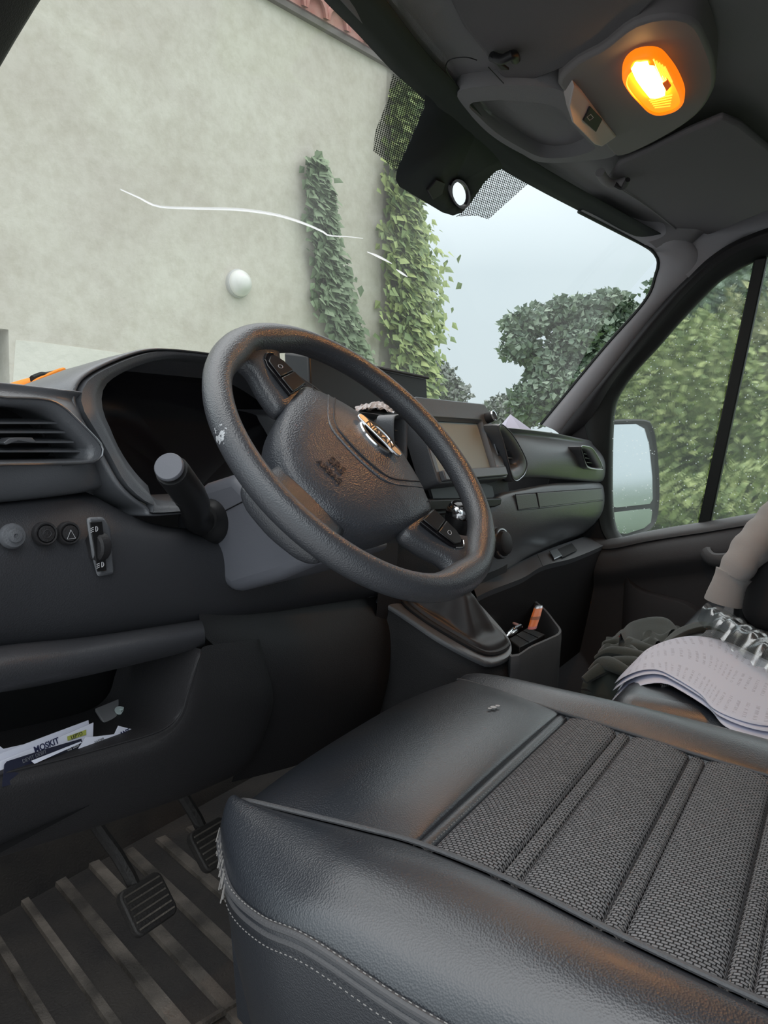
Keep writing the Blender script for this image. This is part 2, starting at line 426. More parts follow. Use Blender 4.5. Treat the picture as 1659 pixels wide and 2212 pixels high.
# headliner
def liner(px, **k): return [W(u, v, **k) for u, v in px]
lipx = [(640, -120), (735, 0), (813, 82), (913, 187), (1016, 279), (1099, 343), (1170, 392), (1240, 437), (1340, 492), (1405, 525), (1440, 560)]
hy = [.47, .50, .537, .575, .595, .597, .587, .565, .515, .45, .42]
L0 = [W(u, v, y=y) for (u, v), y in zip(lipx, hy)]
L0 = [V(.34, .33, .38)] + L0
L1 = [p + Vector((0, -.03, .022 - 0.012 * max(0, (p.x - 1.6) / .35))) for p in L0]
L2 = [Vector((p.x, p.y - .11, Z0 + .525 - .03 * ((p.x - 1.14) / .85) ** 2)) for p in L0]
L3 = [Vector((p.x * 1.0 + (p.x - 1.14) * .03, .25, Z0 + .555 - .045 * ((p.x - 1.14) / .85) ** 4)) for p in L0]
L4 = [Vector((1.14 + (p.x - 1.14) * 1.06, -.2, Z0 + .57 - .05 * ((p.x - 1.14) / .85) ** 4)) for p in L0]
L5 = [Vector((1.14 + (p.x - 1.14) * 1.06, -.88, Z0 + .57 - .05 * ((p.x - 1.14) / .85) ** 4)) for p in L0]
ceil = empty('ceiling', V(1.14, 0, .5), 'dark grey cloth headliner of the van cab', None, kind='structure')
child('headliner', loft([L0, L1, L2, L3, L4, L5], 60, 6), M_head, ceil, solid=0.02, soff=1)
# outer roof skin so that no light leaks in
child('roof_skin', loft([[p + Vector((0, .02, .045)) for p in L0], [p + Vector((0, .01, .07)) for p in L1], [p + Vector((0, 0, .07)) for p in L3], [p + Vector((0, -.02, .07)) for p in L5]], 40, 3), principled('roof_paint', (.6, .6, .6), .4), ceil, solid=0.01)
# right windscreen pillar
R2p = [W(1500, 598, x=1.975), W(1451, 642, x=1.985), W(1371, 740, x=1.995), W(1292, 842, x=2.0), W(1213, 938, x=2.0)]
R0p = [W(1440, 548, x=1.925), W(1428, 572, x=1.93), W(1393, 650, x=1.945), W(1300, 757, x=1.958), W(1168, 917, x=1.962)]
R0b = [p + Vector((.03, .05, .01)) for p in R0p]
R1p = [(a + b) / 2 + Vector((-.006, -.014, 0)) for a, b in zip(cr(R0p, 5), cr(R2p, 5))]
R2b = [p + Vector((.05, .02, 0)) for p in R2p]
HLV = loft([L0, L1, L2, L3, L4, L5], 60, 6); HBVH = BVHTree.FromPolygons([tuple(v) for v in HLV[0]], HLV[1])
def on_hl(u, v, off=.005):
    d = Wray(u, v).normalized(); hit = HBVH.ray_cast(Vector((0, 0, Z0)), d)
    return (hit[0] if hit[0] is not None else W(u, v, x=1.95)) - d * off
ti = [on_ws(u, v, .006) for u, v in ((1250, 457), (1340, 503), (1390, 529))] + [W(1413, 546, x=1.895), W(1422, 567, x=1.915), W(1416, 594, x=1.928), W(1393, 650, x=1.94), W(1300, 757, x=1.955), W(1168, 917, x=1.96)]
to = [on_hl(1266, 428), on_hl(1362, 470), on_hl(1430, 494)] + [W(1490, 522, x=1.925), W(1514, 560, x=1.955), W(1500, 602, x=1.968), W(1451, 645, x=1.978), W(1371, 742, x=1.99), W(1213, 940, x=1.995)]
tm = [a.lerp(b, .45) + Vector((-.012 if k_ > 3 else -.004, -.012, -.006 if k_ < 5 else 0)) for k_, (a, b) in enumerate(zip(ti, to))]
t0 = [p + (p - Vector((0, 0, Z0))).normalized() * .04 for p in ti]; t3 = [p + (Vector((0, -.005, .03)) if k_ < 3 else Vector((.05, .01, .01))) for k_, p in enumerate(to)]
tr1 = add('trim_1', loft([t0, ti, tm, to, t3], 80, 6), M_pillar, None, label='grey cloth trim around the far corner and pillar of the windscreen', kind='structure')
gsk = [p - (p - Vector((0, 0, Z0))).normalized() * .001 for p in ti]
add('trim_2', tube(cr(gsk, 60), .004, 6), M_rubber, None, label='thin black edge line of the windscreen at the far pillar', kind='structure')
ca1 = [V(1.92, .43, .43), V(1.93, .36, .49), V(1.945, .25, .525), V(1.965, -.2, .545), V(1.965, -.88, .545)]
ca3 = [W(1492, 606, x=1.955), W(1546, 562, x=1.962), W(1593, 537, x=1.966), W(1690, 500, x=1.97), V(1.97, -.88, .46)]
add('trim_4', loft([ca1, [(a + b) / 2 + Vector((-.004, 0, .012)) for a, b in zip(ca1, ca3)], ca3, [p + Vector((.08, 0, 0)) for p in ca3]], 30, 5), M_pillar, None, label='grey roof side trim above the far door', kind='structure')
# near windscreen pillar
A2 = [p + Vector((-.06, -.05, .0)) for p in APL]; A1 = [p + Vector((-.01, -.03, 0)) for p in APL]; A3 = [p + Vector((-.06, .05, .02)) for p in APL]
add('trim_3', loft([[p + Vector((-.02, .05, .02)) for p in APL], APL, A1, A2, A3], 20, 4), M_dark, None, label='dark trim on the near windscreen pillar', kind='structure')

# passenger door
DO = V(2.045, 0, -.2); DN = Vector((1, 0, .09)).normalized()
def Dp(u, v, off=0): return Wp(u, v, DO - DN * off, DN)
ap1 = [(1327, 1139), (1321, 1070), (1322, 943), (1327, 880), (1340, 848), (1371, 804), (1419, 753), (1466, 699), (1523, 639), (1561, 604), (1625, 568), (1504, 1137), (1444, 1152), (1366, 1166), (1346, 1166)]
door = empty('door_1', V(2.05, .1, -.76), 'far side cab door with black trim and rain-wet window', None, kind='structure')
P1 = [Dp(u, v) for u, v in ap1]
gl1 = child('window_pane', (P1, [tuple(range(len(P1)))]), M_wet, door, smooth=False, label='rain-spotted fixed quarter pane')
b2 = [Dp(1534, 1130), Dp(1656, 560)]
e1 = Vector((2.035, -.50, Z0 - .14)); e2 = Vector((1.985, -.50, Z0 + .47)); e3 = Vector((1.985, .15, Z0 + .46))
child('window_pane', ([b2[0], Dp(1659, 1101), e1, e2, e3, b2[1]], [(0, 1, 2, 3, 4, 5)]), M_wet, door, smooth=False, label='rain-spotted drop glass of the far door')
# divider bar
child('window_divider', prism([Dp(1505, 1142, .02), Dp(1534, 1133, .02), Dp(1657, 555, .02), Dp(1629, 560, .02)], DN * .03), M_rubber, door, bevel=.003)
# dark frame between the pillar and the pane
fr_in = [Dp(u, v, .006) for u, v in ((1346, 1168), (1327, 1139), (1320, 1070), (1321, 943), (1327, 880), (1340, 847), (1371, 803), (1419, 751), (1466, 697), (1523, 637), (1561, 602), (1625, 566), (1700, 540), (1760, 525))]
fr_mid = [Dp(u, v, .02) for u, v in ((1338, 1172), (1316, 1140), (1309, 1070), (1310, 940), (1316, 872), (1328, 832), (1358, 788), (1404, 736), (1452, 682), (1510, 622), (1550, 586), (1610, 552), (1690, 522), (1760, 505))]
fr_out = [Dp(u, v, .035) for u, v in ((1318, 1180), (1296, 1140), (1285, 1070), (1272, 960), (1262, 905), (1275, 870), (1320, 815), (1362, 762), (1420, 690), (1480, 622), (1535, 572), (1593, 535), (1680, 505), (1760, 488))]
child('window_frame', loft([[p + DN * .02 for p in fr_in], fr_in, fr_mid, fr_out, [p + DN * .07 for p in fr_out]], 60, 4), M_rubber, door)
fr_t = [Dp(u + 9, v + 7, .037) for u, v in ((1225, 935), (1268, 895), (1320, 812), (1362, 760), (1420, 688), (1480, 620), (1535, 570), (1593, 533), (1680, 503), (1760, 486))]
fr_t2 = [p + Vector((-.035, -.004, .0)) for p in [W(1200, 955, x=2.0), W(1245, 895, x=2.0), W(1302, 828, x=1.995), W(1345, 772, x=1.995), W(1408, 692, x=1.99), W(1470, 622, x=1.985), W(1525, 570, x=1.985), W(1585, 530, x=1.985), W(1675, 495, x=1.985), W(1760, 478, x=1.985)]]
child('door_seal', loft([fr_t, [(a + b) / 2 + Vector((-.01, 0, 0)) for a, b in zip(fr_t, fr_t2)], fr_t2], 50, 4), M_dark, door)
# mirror-sail panel between dash end and pane
child('sail_panel', prism([Dp(u, v, .03) for u, v in ((1215, 930), (1262, 902), (1274, 960), (1287, 1070), (1298, 1140), (1322, 1180), (1250, 1200), (1180, 1050))], DN * .05), M_dark, door, bevel=.004)
# door lining: profile swept along y
def zs(y):
    T = [(.75, -.30), (.519, -.278), (.42, -.245), (.329, -.222), (.169, -.178), (0, -.15), (-.2, -.14), (-.7, -.14)]
    for (a, za), (b, zb) in zip(T, T[1:]):
        if y >= b: return za + (zb - za) * (a - y) / (a - b)
    return -.14
ys = [.75, .66, .58, .52, .45, .38, .3, .2, .1, 0, -.15, -.3, -.5, -.7]
prof = [(2.06, .004), (2.03, .0), (2.0, -.012), (1.975, -.035), (1.965, -.07), (1.985, -.10), (2.0, -.13), (2.005, -.22), (2.005, -.30), (1.99, -.45), (1.99, -.58)]
rl = [[V(x - .0, y, zs(y) + dz if dz > -.4 else -.76 + (.58 + dz) * .5) for y in ys] for x, dz in prof]
child('door_lining', loft(rl, 60, 4), M_door, door)
child('sill_cap', loft([[V(2.05, y, zs(y) + .010) for y in ys[2:]], [V(2.02, y, zs(y) + .012) for y in ys[2:]], [V(1.995, y, zs(y) + .000) for y in ys[2:]], [V(1.99, y, zs(y) - .012) for y in ys[2:]]], 50, 4), M_sill, door, label='satin grey window sill cap')
hd = [W(1525, 1192, x=1.965), W(1530, 1202, x=1.955), W(1545, 1210, x=1.95), W(1580, 1208, x=1.95), W(1640, 1190, x=1.95), W(1690, 1172, x=1.96)]
child('pull_handle', tube(cr(hd, 24), .013, 10, flat=1.4), M_sill, door)
pk = [W(1350, 1240, x=1.99), W(1362, 1268, x=1.96), W(1385, 1285, x=1.945), W(1430, 1298, x=1.935), W(1475, 1310, x=1.93), W(1510, 1330, x=1.93), W(1545, 1360, x=1.935)]
pkl = [Vector((p.x + .01, p.y, Z0 - .70)) for p in pk]
child('door_pocket', loft([[p + Vector((.05, 0, .004)) for p in pk], [p + Vector((.01, 0, .004)) for p in pk], pk, [p + Vector((-.002, 0, -.02)) for p in pk], pkl], 30, 4), M_door, door)

# floor, bulkhead, firewall, side kick panel
floor = empty('floor', V(1.1, .4, -.76), 'black ribbed rubber mat on the cab floor', None, kind='structure')
child('floor_mat', box(V(1.15, .2, -.77), (1.9, 2.2, .02)), M_mat, floor)
rd = Vector((-.27, -1, 0)).normalized(); rp = Vector((1, -.27, 0)).normalized()
o0 = W(350, 2010, z=-.75)
rib_me = None
for k in range(-4, 4):
    c = o0 + rp * (.062 * k)
    a = c + rd * -.25; b = c + rd * .30
    w = .009 if k > -2 else .006
    pr = [(-w * 1.3, 0), (-w, .005), (w, .005), (w * 1.3, 0)]
    vs = [Vector((p.x, p.y, Z0 - .76)) + rp * u + Vector((0, 0, h)) for p in (a, b) for u, h in pr]
    child('rib', (vs, [(0, 1, 5, 4), (1, 2, 6, 5), (2, 3, 7, 6), (0, 4, 7, 3), (0, 3, 2, 1), (4, 5, 6, 7)]), M_rib, floor, smooth=False)
ca, cb = W(425, 2214, z=-.752), W(533, 2148, z=-.752)
child('cross_rib', tube([Vector((p.x, p.y, Z0 - .757)) for p in (ca + (ca - cb) * .5, cb + (cb - ca))], .006, 6), M_rib, floor)
child('toe_board', box(V(1.15, 1.17, -.60), (1.9, .02, .50), Matrix.Rotation(math.radians(-32), 3, 'X')), M_mat, floor)
add('wall_front', box(V(1.15, 1.22, -.41), (1.95, .03, .70)), M_black, None, label='dark bulkhead behind the dashboard', kind='structure')
add('wall_rear', box(V(1.15, -.90, -.1), (1.95, .03, 1.45)), M_headd, None, label='grey partition behind the seats', kind='structure')
add('wall_left', prism([V(.27, .68, -.76), V(.27, 1.2, -.76), V(.27, 1.2, -.06), V(.27, .80, -.02), V(.27, .70, .0)], (-.04, 0, 0)), M_dark, None, label='near side kick panel beside the footwell', kind='structure')
add('wall_left.001', box(V(.26, -.60, -.1), (.05, .58, 1.42)), M_headd, None, label='near side cab wall behind the driver seat', kind='structure')
add('wall_right', box(V(2.10, .15, -.55), (.05, 2.1, .48)), M_black, None, label='outer skin of the far cab side', kind='structure')

# ------------------------------------------------------------------ outside
GZ = -1.31
def plaster():
    m = principled('old_plaster', (.6, .58, .5), .95, spec=.1); b = m.node_tree.nodes['Principled BSDF']
    t = N(m, 'TexCoord'); n1 = N(m, 'TexNoise', Scale=.9, Detail=8.0, Roughness=.65); n2 = N(m, 'TexNoise', Scale=9.0, Detail=8.0, Roughness=.7)
    for n in (n1, n2): LK(m, t.outputs['Object'], n.inputs['Vector'])
    r1 = N(m, 'ValToRGB'); r1.color_ramp.elements[0].position = .36; r1.color_ramp.elements[0].color = (.60, .555, .485, 1)
    r1.color_ramp.elements[1].position = .62; r1.color_ramp.elements[1].color = (.70, .67, .585, 1)
    LK(m, n1.outputs['Fac'], r1.inputs[0])
    r2 = N(m, 'ValToRGB'); r2.color_ramp.elements[0].position = .33; r2.color_ramp.elements[0].color = (.86, .85, .82, 1); r2.color_ramp.elements[1].position = .6; r2.color_ramp.elements[1].color = (1, 1, 1, 1)
    LK(m, n2.outputs['Fac'], r2.inputs[0])
    mx = N(m, 'MixRGB', blend_type='MULTIPLY'); mx.inputs[0].default_value = 1; LK(m, r1.outputs[0], mx.inputs[1]); LK(m, r2.outputs[0], mx.inputs[2]); LK(m, mx.outputs[0], b.inputs['Base Color'])
    bp = N(m, 'Bump', Strength=.35, Distance=.02); LK(m, n2.outputs['Fac'], bp.inputs['Height']); LK(m, bp.outputs[0], b.inputs['Normal'])
    return m
M_plaster = plaster()
BN = Vector((.174, .985, 0)).normalized(); BO = BN * 5.33 + Vector((0, 0, Z0)); BT = Vector((BN.y, -BN.x, 0))
def Bp(u, v, off=0): return Wp(u, v, BO - BN * off, BN)
bl = empty('building', Vector((5.0, 4.6, Z0 + GZ)), 'old house with stained cream plaster wall and red tiled eaves', 'building')
rc = Bp(868, 500); sR = (rc - BO).dot(BT); sL = (Bp(-300, 700) - BO).dot(BT) - 1.5
def bw(s, z, off=0): return Vector((BO.x, BO.y, 0)) + BT * s - BN * off + Vector((0, 0, Z0 + z))
EAV = 3.55
nl, nr = (Bp(-70, 740) - BO).dot(BT), (Bp(19, 740) - BO).dot(BT); nt_, nb = Bp(19, 712).z - Z0, -.6
bm = bmesh.new()
ring = [bm.verts.new(bw(s, z)) for s, z in ((sL, GZ), (sR, GZ), (sR, EAV), (sL, EAV))]
inn = [bm.verts.new(bw(s, z)) for s, z in ((nl, nb), (nr, nb), (nr, nt_), (nl, nt_))]
es = [bm.edges.new((r[i], r[(i + 1) % 4])) for r in (ring, inn) for i in range(4)]
bmesh.ops.triangle_fill(bm, use_beauty=True, edges=es); bm.verts.index_update()
wall_vf = ([v.co.copy() for v in bm.verts], [tuple(v.index for v in f.verts) for f in bm.faces]); bm.free()
wv = wall_vf[0]; nv_ = len(wv)
bk = [v + BN * .35 for v in wv]
edges_b = [(i, (i + 1) % 4) for i in range(4)] + [(4 + i, 4 + (i + 1) % 4) for i in range(4)]
child('wall', (wv + bk, wall_vf[1] + [tuple(i + nv_ for i in f[::-1]) for f in wall_vf[1]] + [(a, b, b + nv_, a + nv_) for a, b in edges_b]), M_plaster, bl, smooth=False)
child('side_wall', prism([bw(sR - .001, GZ), bw(sR - .001, EAV), bw(sR - .001, EAV, -5), bw(sR - .001, GZ, -5)], BT * -.3), M_plaster, bl, smooth=False)
child('window_pane', prism([bw(nl, nb, -.2), bw(nr, nb, -.2), bw(nr, nt_, -.2), bw(nl, nt_, -.2)], BN * .02), principled('old_pane', (.42, .52, .55), .3), bl, smooth=False, label='pale blue grey pane in a deep reveal')
# paler repaired plaster patches low on the wall
M_patch = grainy(principled('repair_plaster', (.69, .68, .60), .95, spec=.1), 14, .4, 'noise', dist=.02, col2=(.75, .735, .65), mixscale=2)
pp = [(34, 734), (110, 742), (230, 758), (310, 770), (300, 880), (24, 880)]
child('plaster_patch', prism([Bp(u, v, .004) for u, v in pp], BN * .01), M_patch, bl, smooth=False)
# eaves and tiles
M_tile = grainy(principled('red_clay_tile', (.42, .16, .13), .8), 30, .4, 'noise', dist=.01, col2=(.5, .27, .24), mixscale=6)
child('eaves_board', prism([bw(sL, EAV), bw(sR + .1, EAV), bw(sR + .1, EAV + .05), bw(sL, EAV + .05)], BN * -.05), principled('eaves_wood', (.16, .14, .13), .8), bl, smooth=False)
child('roof', prism([bw(sL, EAV + .06, .06), bw(sL, EAV + .24, .06), bw(sL, EAV + 1.6, -3.0), bw(sL, EAV + 1.5, -3.0)], BT * (sR - sL + .15)), M_tile, bl, smooth=False)
nT = 34; tw = .26; tile_me = None
for k in range(nT):
    s = sR + .1 - tw * (k + .5)
    if s < sL: break
    if tile_me is None:
        prof_ = [(math.cos(a) * tw * .5, math.sin(a) * .17) for a in [math.pi * q / 6 for q in range(7)]]
        A = [BT * x + Vector((0, 0, z)) for x, z in prof_]; B = [p + (BN * .5 + Vector((0, 0, .20))) for p in A]
        A2_ = [BT * x * .8 + Vector((0, 0, z * .8)) for x, z in prof_]; B2_ = [p + (BN * .5 + Vector((0, 0, .20))) for p in A2_]
        vf = grid([A, B, B2_, A2_, A])
        o = child('roof_tile', ([p + bw(s, EAV + .06, .10) for p in vf[0]], vf[1]), M_tile, bl); tile_me = o.data; s0 = s
    else:
        o = bpy.data.objects.new('roof_tile', tile_me); COL.objects.link(o); o.parent = bl
        o.location = BT * (s - s0)
# drainpipe on the corner
dp = empty('drainpipe', bw(sR - .02, GZ, .08), 'blue grey drainpipe running down the house corner', 'drainpipe')
child('pipe', tube([bw(sR - .03, z, .09) for z in (GZ, 0, 2, EAV)], .055, 12), principled('pipe_zinc', (.33, .38, .42), .5, metal=.3), dp)
for z in (-.5, .8, 2.1, 3.2): child('bracket', tube([bw(sR - .03, z - .03, .09), bw(sR - .03, z + .03, .09)], .065, 12), M_satin, dp)
# round bulkhead lamp
lc = Bp(512, 613)
wl_ = empty('wall_lamp', lc, 'round white glass bulkhead lamp fixed to the plaster wall', 'lamp')
child('base', lathe([(.118, -.01), (.118, .03), (.11, .035)], lc, -BN, 28), principled('lamp_base', (.5, .5, .48), .5), wl_)
child('glass_globe', lathe([(.107, .03), (.11, .05), (.098, .075), (.085, .082), (.075, .10), (.05, .122), (.02, .13), (.0, .13)], lc, -BN, 28), principled('lamp_globe', (.8, .8, .76), .25), wl_)
# foliage
def leafmat(name, c1, c2):
    m = principled(name, c1, .6, spec=.3); b = m.node_tree.nodes['Principled BSDF']
    g = N(m, 'NewGeometry'); r = N(m, 'ValToRGB'); r.color_ramp.elements[0].color = (*c1, 1); r.color_ramp.elements[1].color = (*c2, 1)
    LK(m, g.outputs['Random Per Island'], r.inputs[0]); LK(m, r.outputs[0], b.inputs['Base Color'])
    return m
def leaves(spots, size, flat=None):
    vs, fs = [], []
    for p in spots:
        s = size * random.uniform(.6, 1.3)
        if flat is None:
            d = Vector((random.gauss(0, 1), random.gauss(0, 1), random.gauss(0, .7))).normalized()
        else:
            d = (Vector((0, 0, -1)) + flat * random.uniform(.1, .9) + Vector((random.uniform(-.9, .9), random.uniform(-.9, .9), random.uniform(-.2, .3)))).normalized()
        w = d.cross(Vector((random.gauss(0, 1), random.gauss(0, 1), random.gauss(0, 1)))).normalized() if flat is None else (d.cross(flat)).normalized()
        nrm = d.cross(w)
        b = len(vs)
        vs += [p, p + d * s * .35 + w * s * .42 + nrm * s * .06, p + d * s + nrm * s * -.08, p + d * s * .35 - w * s * .42 + nrm * s * .06]
        fs.append((b, b + 1, b + 2, b + 3))
    return vs, fs
M_ivy1 = leafmat('ivy_leaf', (.13, .19, .10), (.30, .38, .24)); M_ivy2 = leafmat('ivy_bright', (.16, .24, .10), (.44, .52, .20))
def strand(name, path, n, size, mat, label, proud=.12, over=0.0):
    o = empty(name, Bp(path[-1][0], path[-1][1] + 60), label, 'climbing plant', 'climbers on the house wall')
    pts = cr([Bp(u, v, .03) for u, v, w in path], 60); ws_ = [w for u, v, w in path]
    sp = []
    for i in range(n):
        t = random.random(); q = t * 59; i0 = int(q); p = pts[i0].lerp(pts[min(59, i0 + 1)], q - i0)
        kk = t * (len(ws_) - 1); j = min(len(ws_) - 2, int(kk)); w = ws_[j] + (ws_[j + 1] - ws_[j]) * (kk - j)
        a = random.gauss(0, .45) * w / 1640 * 7.2
        sp.append(p + BT * (a + over) + Vector((0, 0, random.gauss(0, .05))) - BN * random.uniform(.0, proud))
    child('foliage', leaves(sp, size, -BN), mat, o, smooth=False, kind='stuff')
    child('stem', tube(pts, .012, 6), principled('ivy_stem', (.1, .07, .05), .9), o)
    return o
strand('climbing_ivy', [(672, 350, 22), (683, 400, 36), (690, 450, 42), (695, 510, 36), (702, 560, 48), (715, 600, 55), (712, 650, 50), (735, 700, 50), (752, 760, 55), (760, 860, 60), (765, 1000, 60)], 3000, .10, M_ivy1, 'narrow strand of dull green ivy in the middle of the plaster wall')
strand('climbing_ivy', [(878, 175, 60), (870, 260, 50), (862, 330, 50), (852, 420, 50), (850, 500, 45), (858, 560, 70), (862, 620, 70), (868, 680, 75), (872, 740, 75), (875, 800, 80), (880, 900, 80), (885, 1000, 80)], 5000, .105, M_ivy2, 'bright green creeper hanging around the house corner and drainpipe', .25)
# the creeper spills beyond the corner
sp = []
for i in range(1700):
    v = random.uniform(430, 830); w = 20 + 45 * math.sin(math.pi * min(1, max(0, (v - 440) / 420))) ** 1.0
    sp.append(Bp(882 + abs(random.gauss(0, .55)) * w, v, random.uniform(-.5, .2)))
ivo = [o for o in COL.objects if o.name.startswith('climbing_ivy')][-1]
child('trailing_foliage', leaves(sp, .10, -BN), M_ivy2, ivo, smooth=False, kind='stuff')

M_grass = grainy(principled('grass_ground', (.13, .22, .06), .95, spec=.1), 40, .8, 'noise', dist=.05, col2=(.22, .30, .10), mixscale=1.5)
M_yard = grainy(principled('gravel_yard', (.36, .365, .37), .95, spec=.1), 60, .8, 'noise', dist=.02, col2=(.46, .465, .47), mixscale=3)
add('ground', box(V(0, 0, GZ - .1), (160, 160, .2)), M_yard, None, label='pale gravel yard around the van', kind='structure')
add('grass', box(V(33, 0, GZ + .0), (58, 100, .06)), M_grass, None, label='wet grass bank on the far side of the van', kind='structure')
M_tree = leafmat('hazy_tree_leaf', (.15, .215, .16), (.31, .38, .29)); M_tree2 = leafmat('tree_leaf_olive', (.13, .17, .08), (.34, .36, .18)); M_bark = principled('bark', (.09, .08, .07), .9)  # M_tree greens lightened towards grey, the haze painted into the leaves
M_twig = leafmat('twig_leaf', (.22, .24, .22), (.38, .42, .38)); M_hedge = leafmat('hedge_leaf', (.13, .19, .07), (.36, .42, .17))
def blobspots(blobs, n):
    out = []; tot = sum(r[0] * r[1] * r[2] for c, r in blobs)
    for c, r in blobs:
        for i in range(int(n * r[0] * r[1] * r[2] / tot)):
            d = Vector((random.gauss(0, 1), random.gauss(0, 1), random.gauss(0, 1))).normalized() * random.random() ** .25 * (1 + abs(random.gauss(0, .10)))
            out.append(c + Vector((d.x * r[0], d.y * r[1], d.z * r[2])))
    return out
def tree(name, base, blobs, n, size, mat, label, cat='tree', group=None, core=True, trunk=.12):
    o = empty(name, base, label, cat, group)
    child('foliage', leaves(blobspots(blobs, n), size), mat, o, smooth=False, kind='stuff')
    top = blobs[0][0]
    child('trunk', tube(cr([base, base.lerp(top, .5) + Vector((.1, .1, 0)), top], 8), [trunk * (1 - .08 * i) for i in range(8)], 8), M_bark, o)
    if core:
        for c, r in blobs:
            bs = [[c + Vector((r[0] * .72 * math.sin(a) * math.cos(b), r[1] * .72 * math.sin(a) * math.sin(b), r[2] * .72 * math.cos(a))) for b in [2 * math.pi * k / 10 for k in range(10)]] for a in [.05 + 3.04 * q / 6 for q in range(7)]]
            child('inner_branches', grid(bs, True, True), MATS[mat.name], o)
    return o
def far(u, v, d): return Wray(u, v) * d + Vector((0, 0, Z0))
def gnd(p): return Vector((p.x, p.y, Z0 + GZ))
D = 21.0
k = D / 1640
tree('broadleaf_tree', gnd(far(1250, 900, D)), [(far(u, v, D), Vector((rx * k, rx * k, rz * k))) for u, v, rx, rz in ((1280, 745, 85, 60), (1112, 702, 30, 22), (1155, 692, 42, 30), (1225, 678, 52, 34), (1310, 662, 52, 30), (1125, 752, 42, 32), (1195, 795, 55, 45), (1260, 850, 105, 65), (1150, 865, 48, 38), (1345, 715, 52, 60))], 22000, .19, M_tree, 'large grey green broadleaf tree standing beyond the far pillar', group='trees beyond the van')
D = 25.0; k = D / 1640
tree('bare_shrub', gnd(far(960, 900, D)), [(far(u, v, D), Vector((rx * k, rx * k, rz * k))) for u, v, rx, rz in ((960, 830, 34, 30), (945, 800, 22, 24), (985, 850, 30, 22))], 1500, .17, M_twig, 'thin grey twiggy shrub beside the house corner', 'shrub', 'trees beyond the van', core=False)
tree('low_bush', gnd(far(1090, 930, D)), [(far(u, v, D), Vector((rx * k, rx * k, rz * k))) for u, v, rx, rz in ((1100, 890, 55, 34), (1050, 905, 45, 25), (1150, 880, 40, 40), (1010, 935, 60, 22))], 4500, .17, M_twig, 'pale hazy bush low on the skyline behind the display', 'shrub', 'trees beyond the van')
# overgrown bank seen through the far side window
for (u, v, d, rx, rz, n, mat, nm, lab) in (
        (1380, 900, 12, 120, 140, 2600, M_hedge, 'hedge_shrub', 'yellow green wild shrub behind the far door mirror'),
        (1500, 880, 11, 130, 180, 3000, M_hedge, 'hedge_shrub', 'tall green wild shrub filling the quarter pane'),
        (1640, 860, 12, 140, 230, 3000, M_tree2, 'hedge_shrub', 'dark olive shrub behind the window divider bar'),
        (1820, 860, 12, 160, 260, 2500, M_tree, 'hedge_shrub', 'dark tall shrub beside the drop glass'),
        (1400, 1080, 8, 120, 60, 1500, M_hedge, 'hedge_shrub', 'low grassy bush under the far door mirror'),
        (1530, 1085, 8, 120, 60, 1500, M_hedge, 'hedge_shrub', 'low bright bush at the foot of the divider bar'),
        (1680, 1070, 8, 130, 70, 1500, M_hedge, 'hedge_shrub', 'low green bush along the drop glass sill'),
        (1560, 620, 19, 130, 120, 2600, M_tree, 'broadleaf_tree', 'blue green tree crown rising above the wild shrubs'),
        (1720, 560, 19, 160, 160, 2600, M_tree, 'broadleaf_tree', 'tall dark tree crown above the drop glass')):
    kk = d / 1640; c = far(u, v, d)
    tree(nm, gnd(c), [(c, Vector((rx * kk, rx * kk, rz * kk))), (far(u - rx * .6, v + rz * .4, d), Vector((rx * kk * .7, rx * kk * .7, rz * kk * .7))), (far(u + rx * .5, v + rz * .5, d), Vector((rx * kk * .8, rx * kk * .8, rz * kk * .8)))], n * 3, .115 * d / 11, mat, lab, 'shrub' if nm == 'hedge_shrub' else 'tree', 'plants on the bank')

_c = Vector((15.5, -17.0, Z0 - .35))
tree('broadleaf_tree', gnd(_c), [(_c, Vector((3.2, 3.2, 1.3))), (_c + Vector((2.5, 1.5, -.3)), Vector((2.5, 2.5, 1.0)))], 5000, .2, M_tree, 'round tree behind the van, seen in the door mirror', group='trees beyond the van')

# ------------------------------------------------------------------ dashboard
dash = empty('dashboard', V(1.14, .75, -.45), 'full width dark grey moulded van dashboard', 'dashboard')
def rail(*p): return [V(*q) for q in p]
far_r = rail((.30, .80, .0), (.6, 1.0, -.01), (.9, 1.1, -.02), (1.2, 1.14, -.02), (1.5, 1.08, -.02), (1.75, .95, -.01), (2.0, .73, .005))
top_r = rail((.30, .685, .032), (.405, .682, .031), (.5, .68, .027), (.56, .76, .022), (.7, .78, .02), (.84, .76, .022), (.93, .68, .024), (1.2, .66, .015), (1.44, .635, .012), (1.7, .62, .006), (2.0, .61, -.008))
edge_r = rail((.30, .662, .024), (.405, .657, .023), (.48, .655, .018), (.55, .74, .014), (.7, .765, .014), (.85, .74, .014), (.93, .655, .018), (1.03, .64, .012), (1.08, .665, .01), (1.2, .67, .008), (1.35, .665, .004), (1.385, .63, .002), (1.44, .606, .0), (1.52, .595, -.002), (1.7, .592, -.008), (2.0, .586, -.024))
mid_r = rail((.30, .630, -.02), (.393, .628, -.022), (.475, .633, -.02), (.55, .74, -.02), (.7, .765, -.02), (.85, .74, -.02), (.935, .63, -.02), (1.0, .62, -.025), (1.07, .66, -.03), (1.25, .66, -.03), (1.36, .655, -.035), (1.385, .61, -.038), (1.43, .590, -.04), (1.52, .574, -.042), (1.7, .566, -.045), (2.02, .560, -.062))
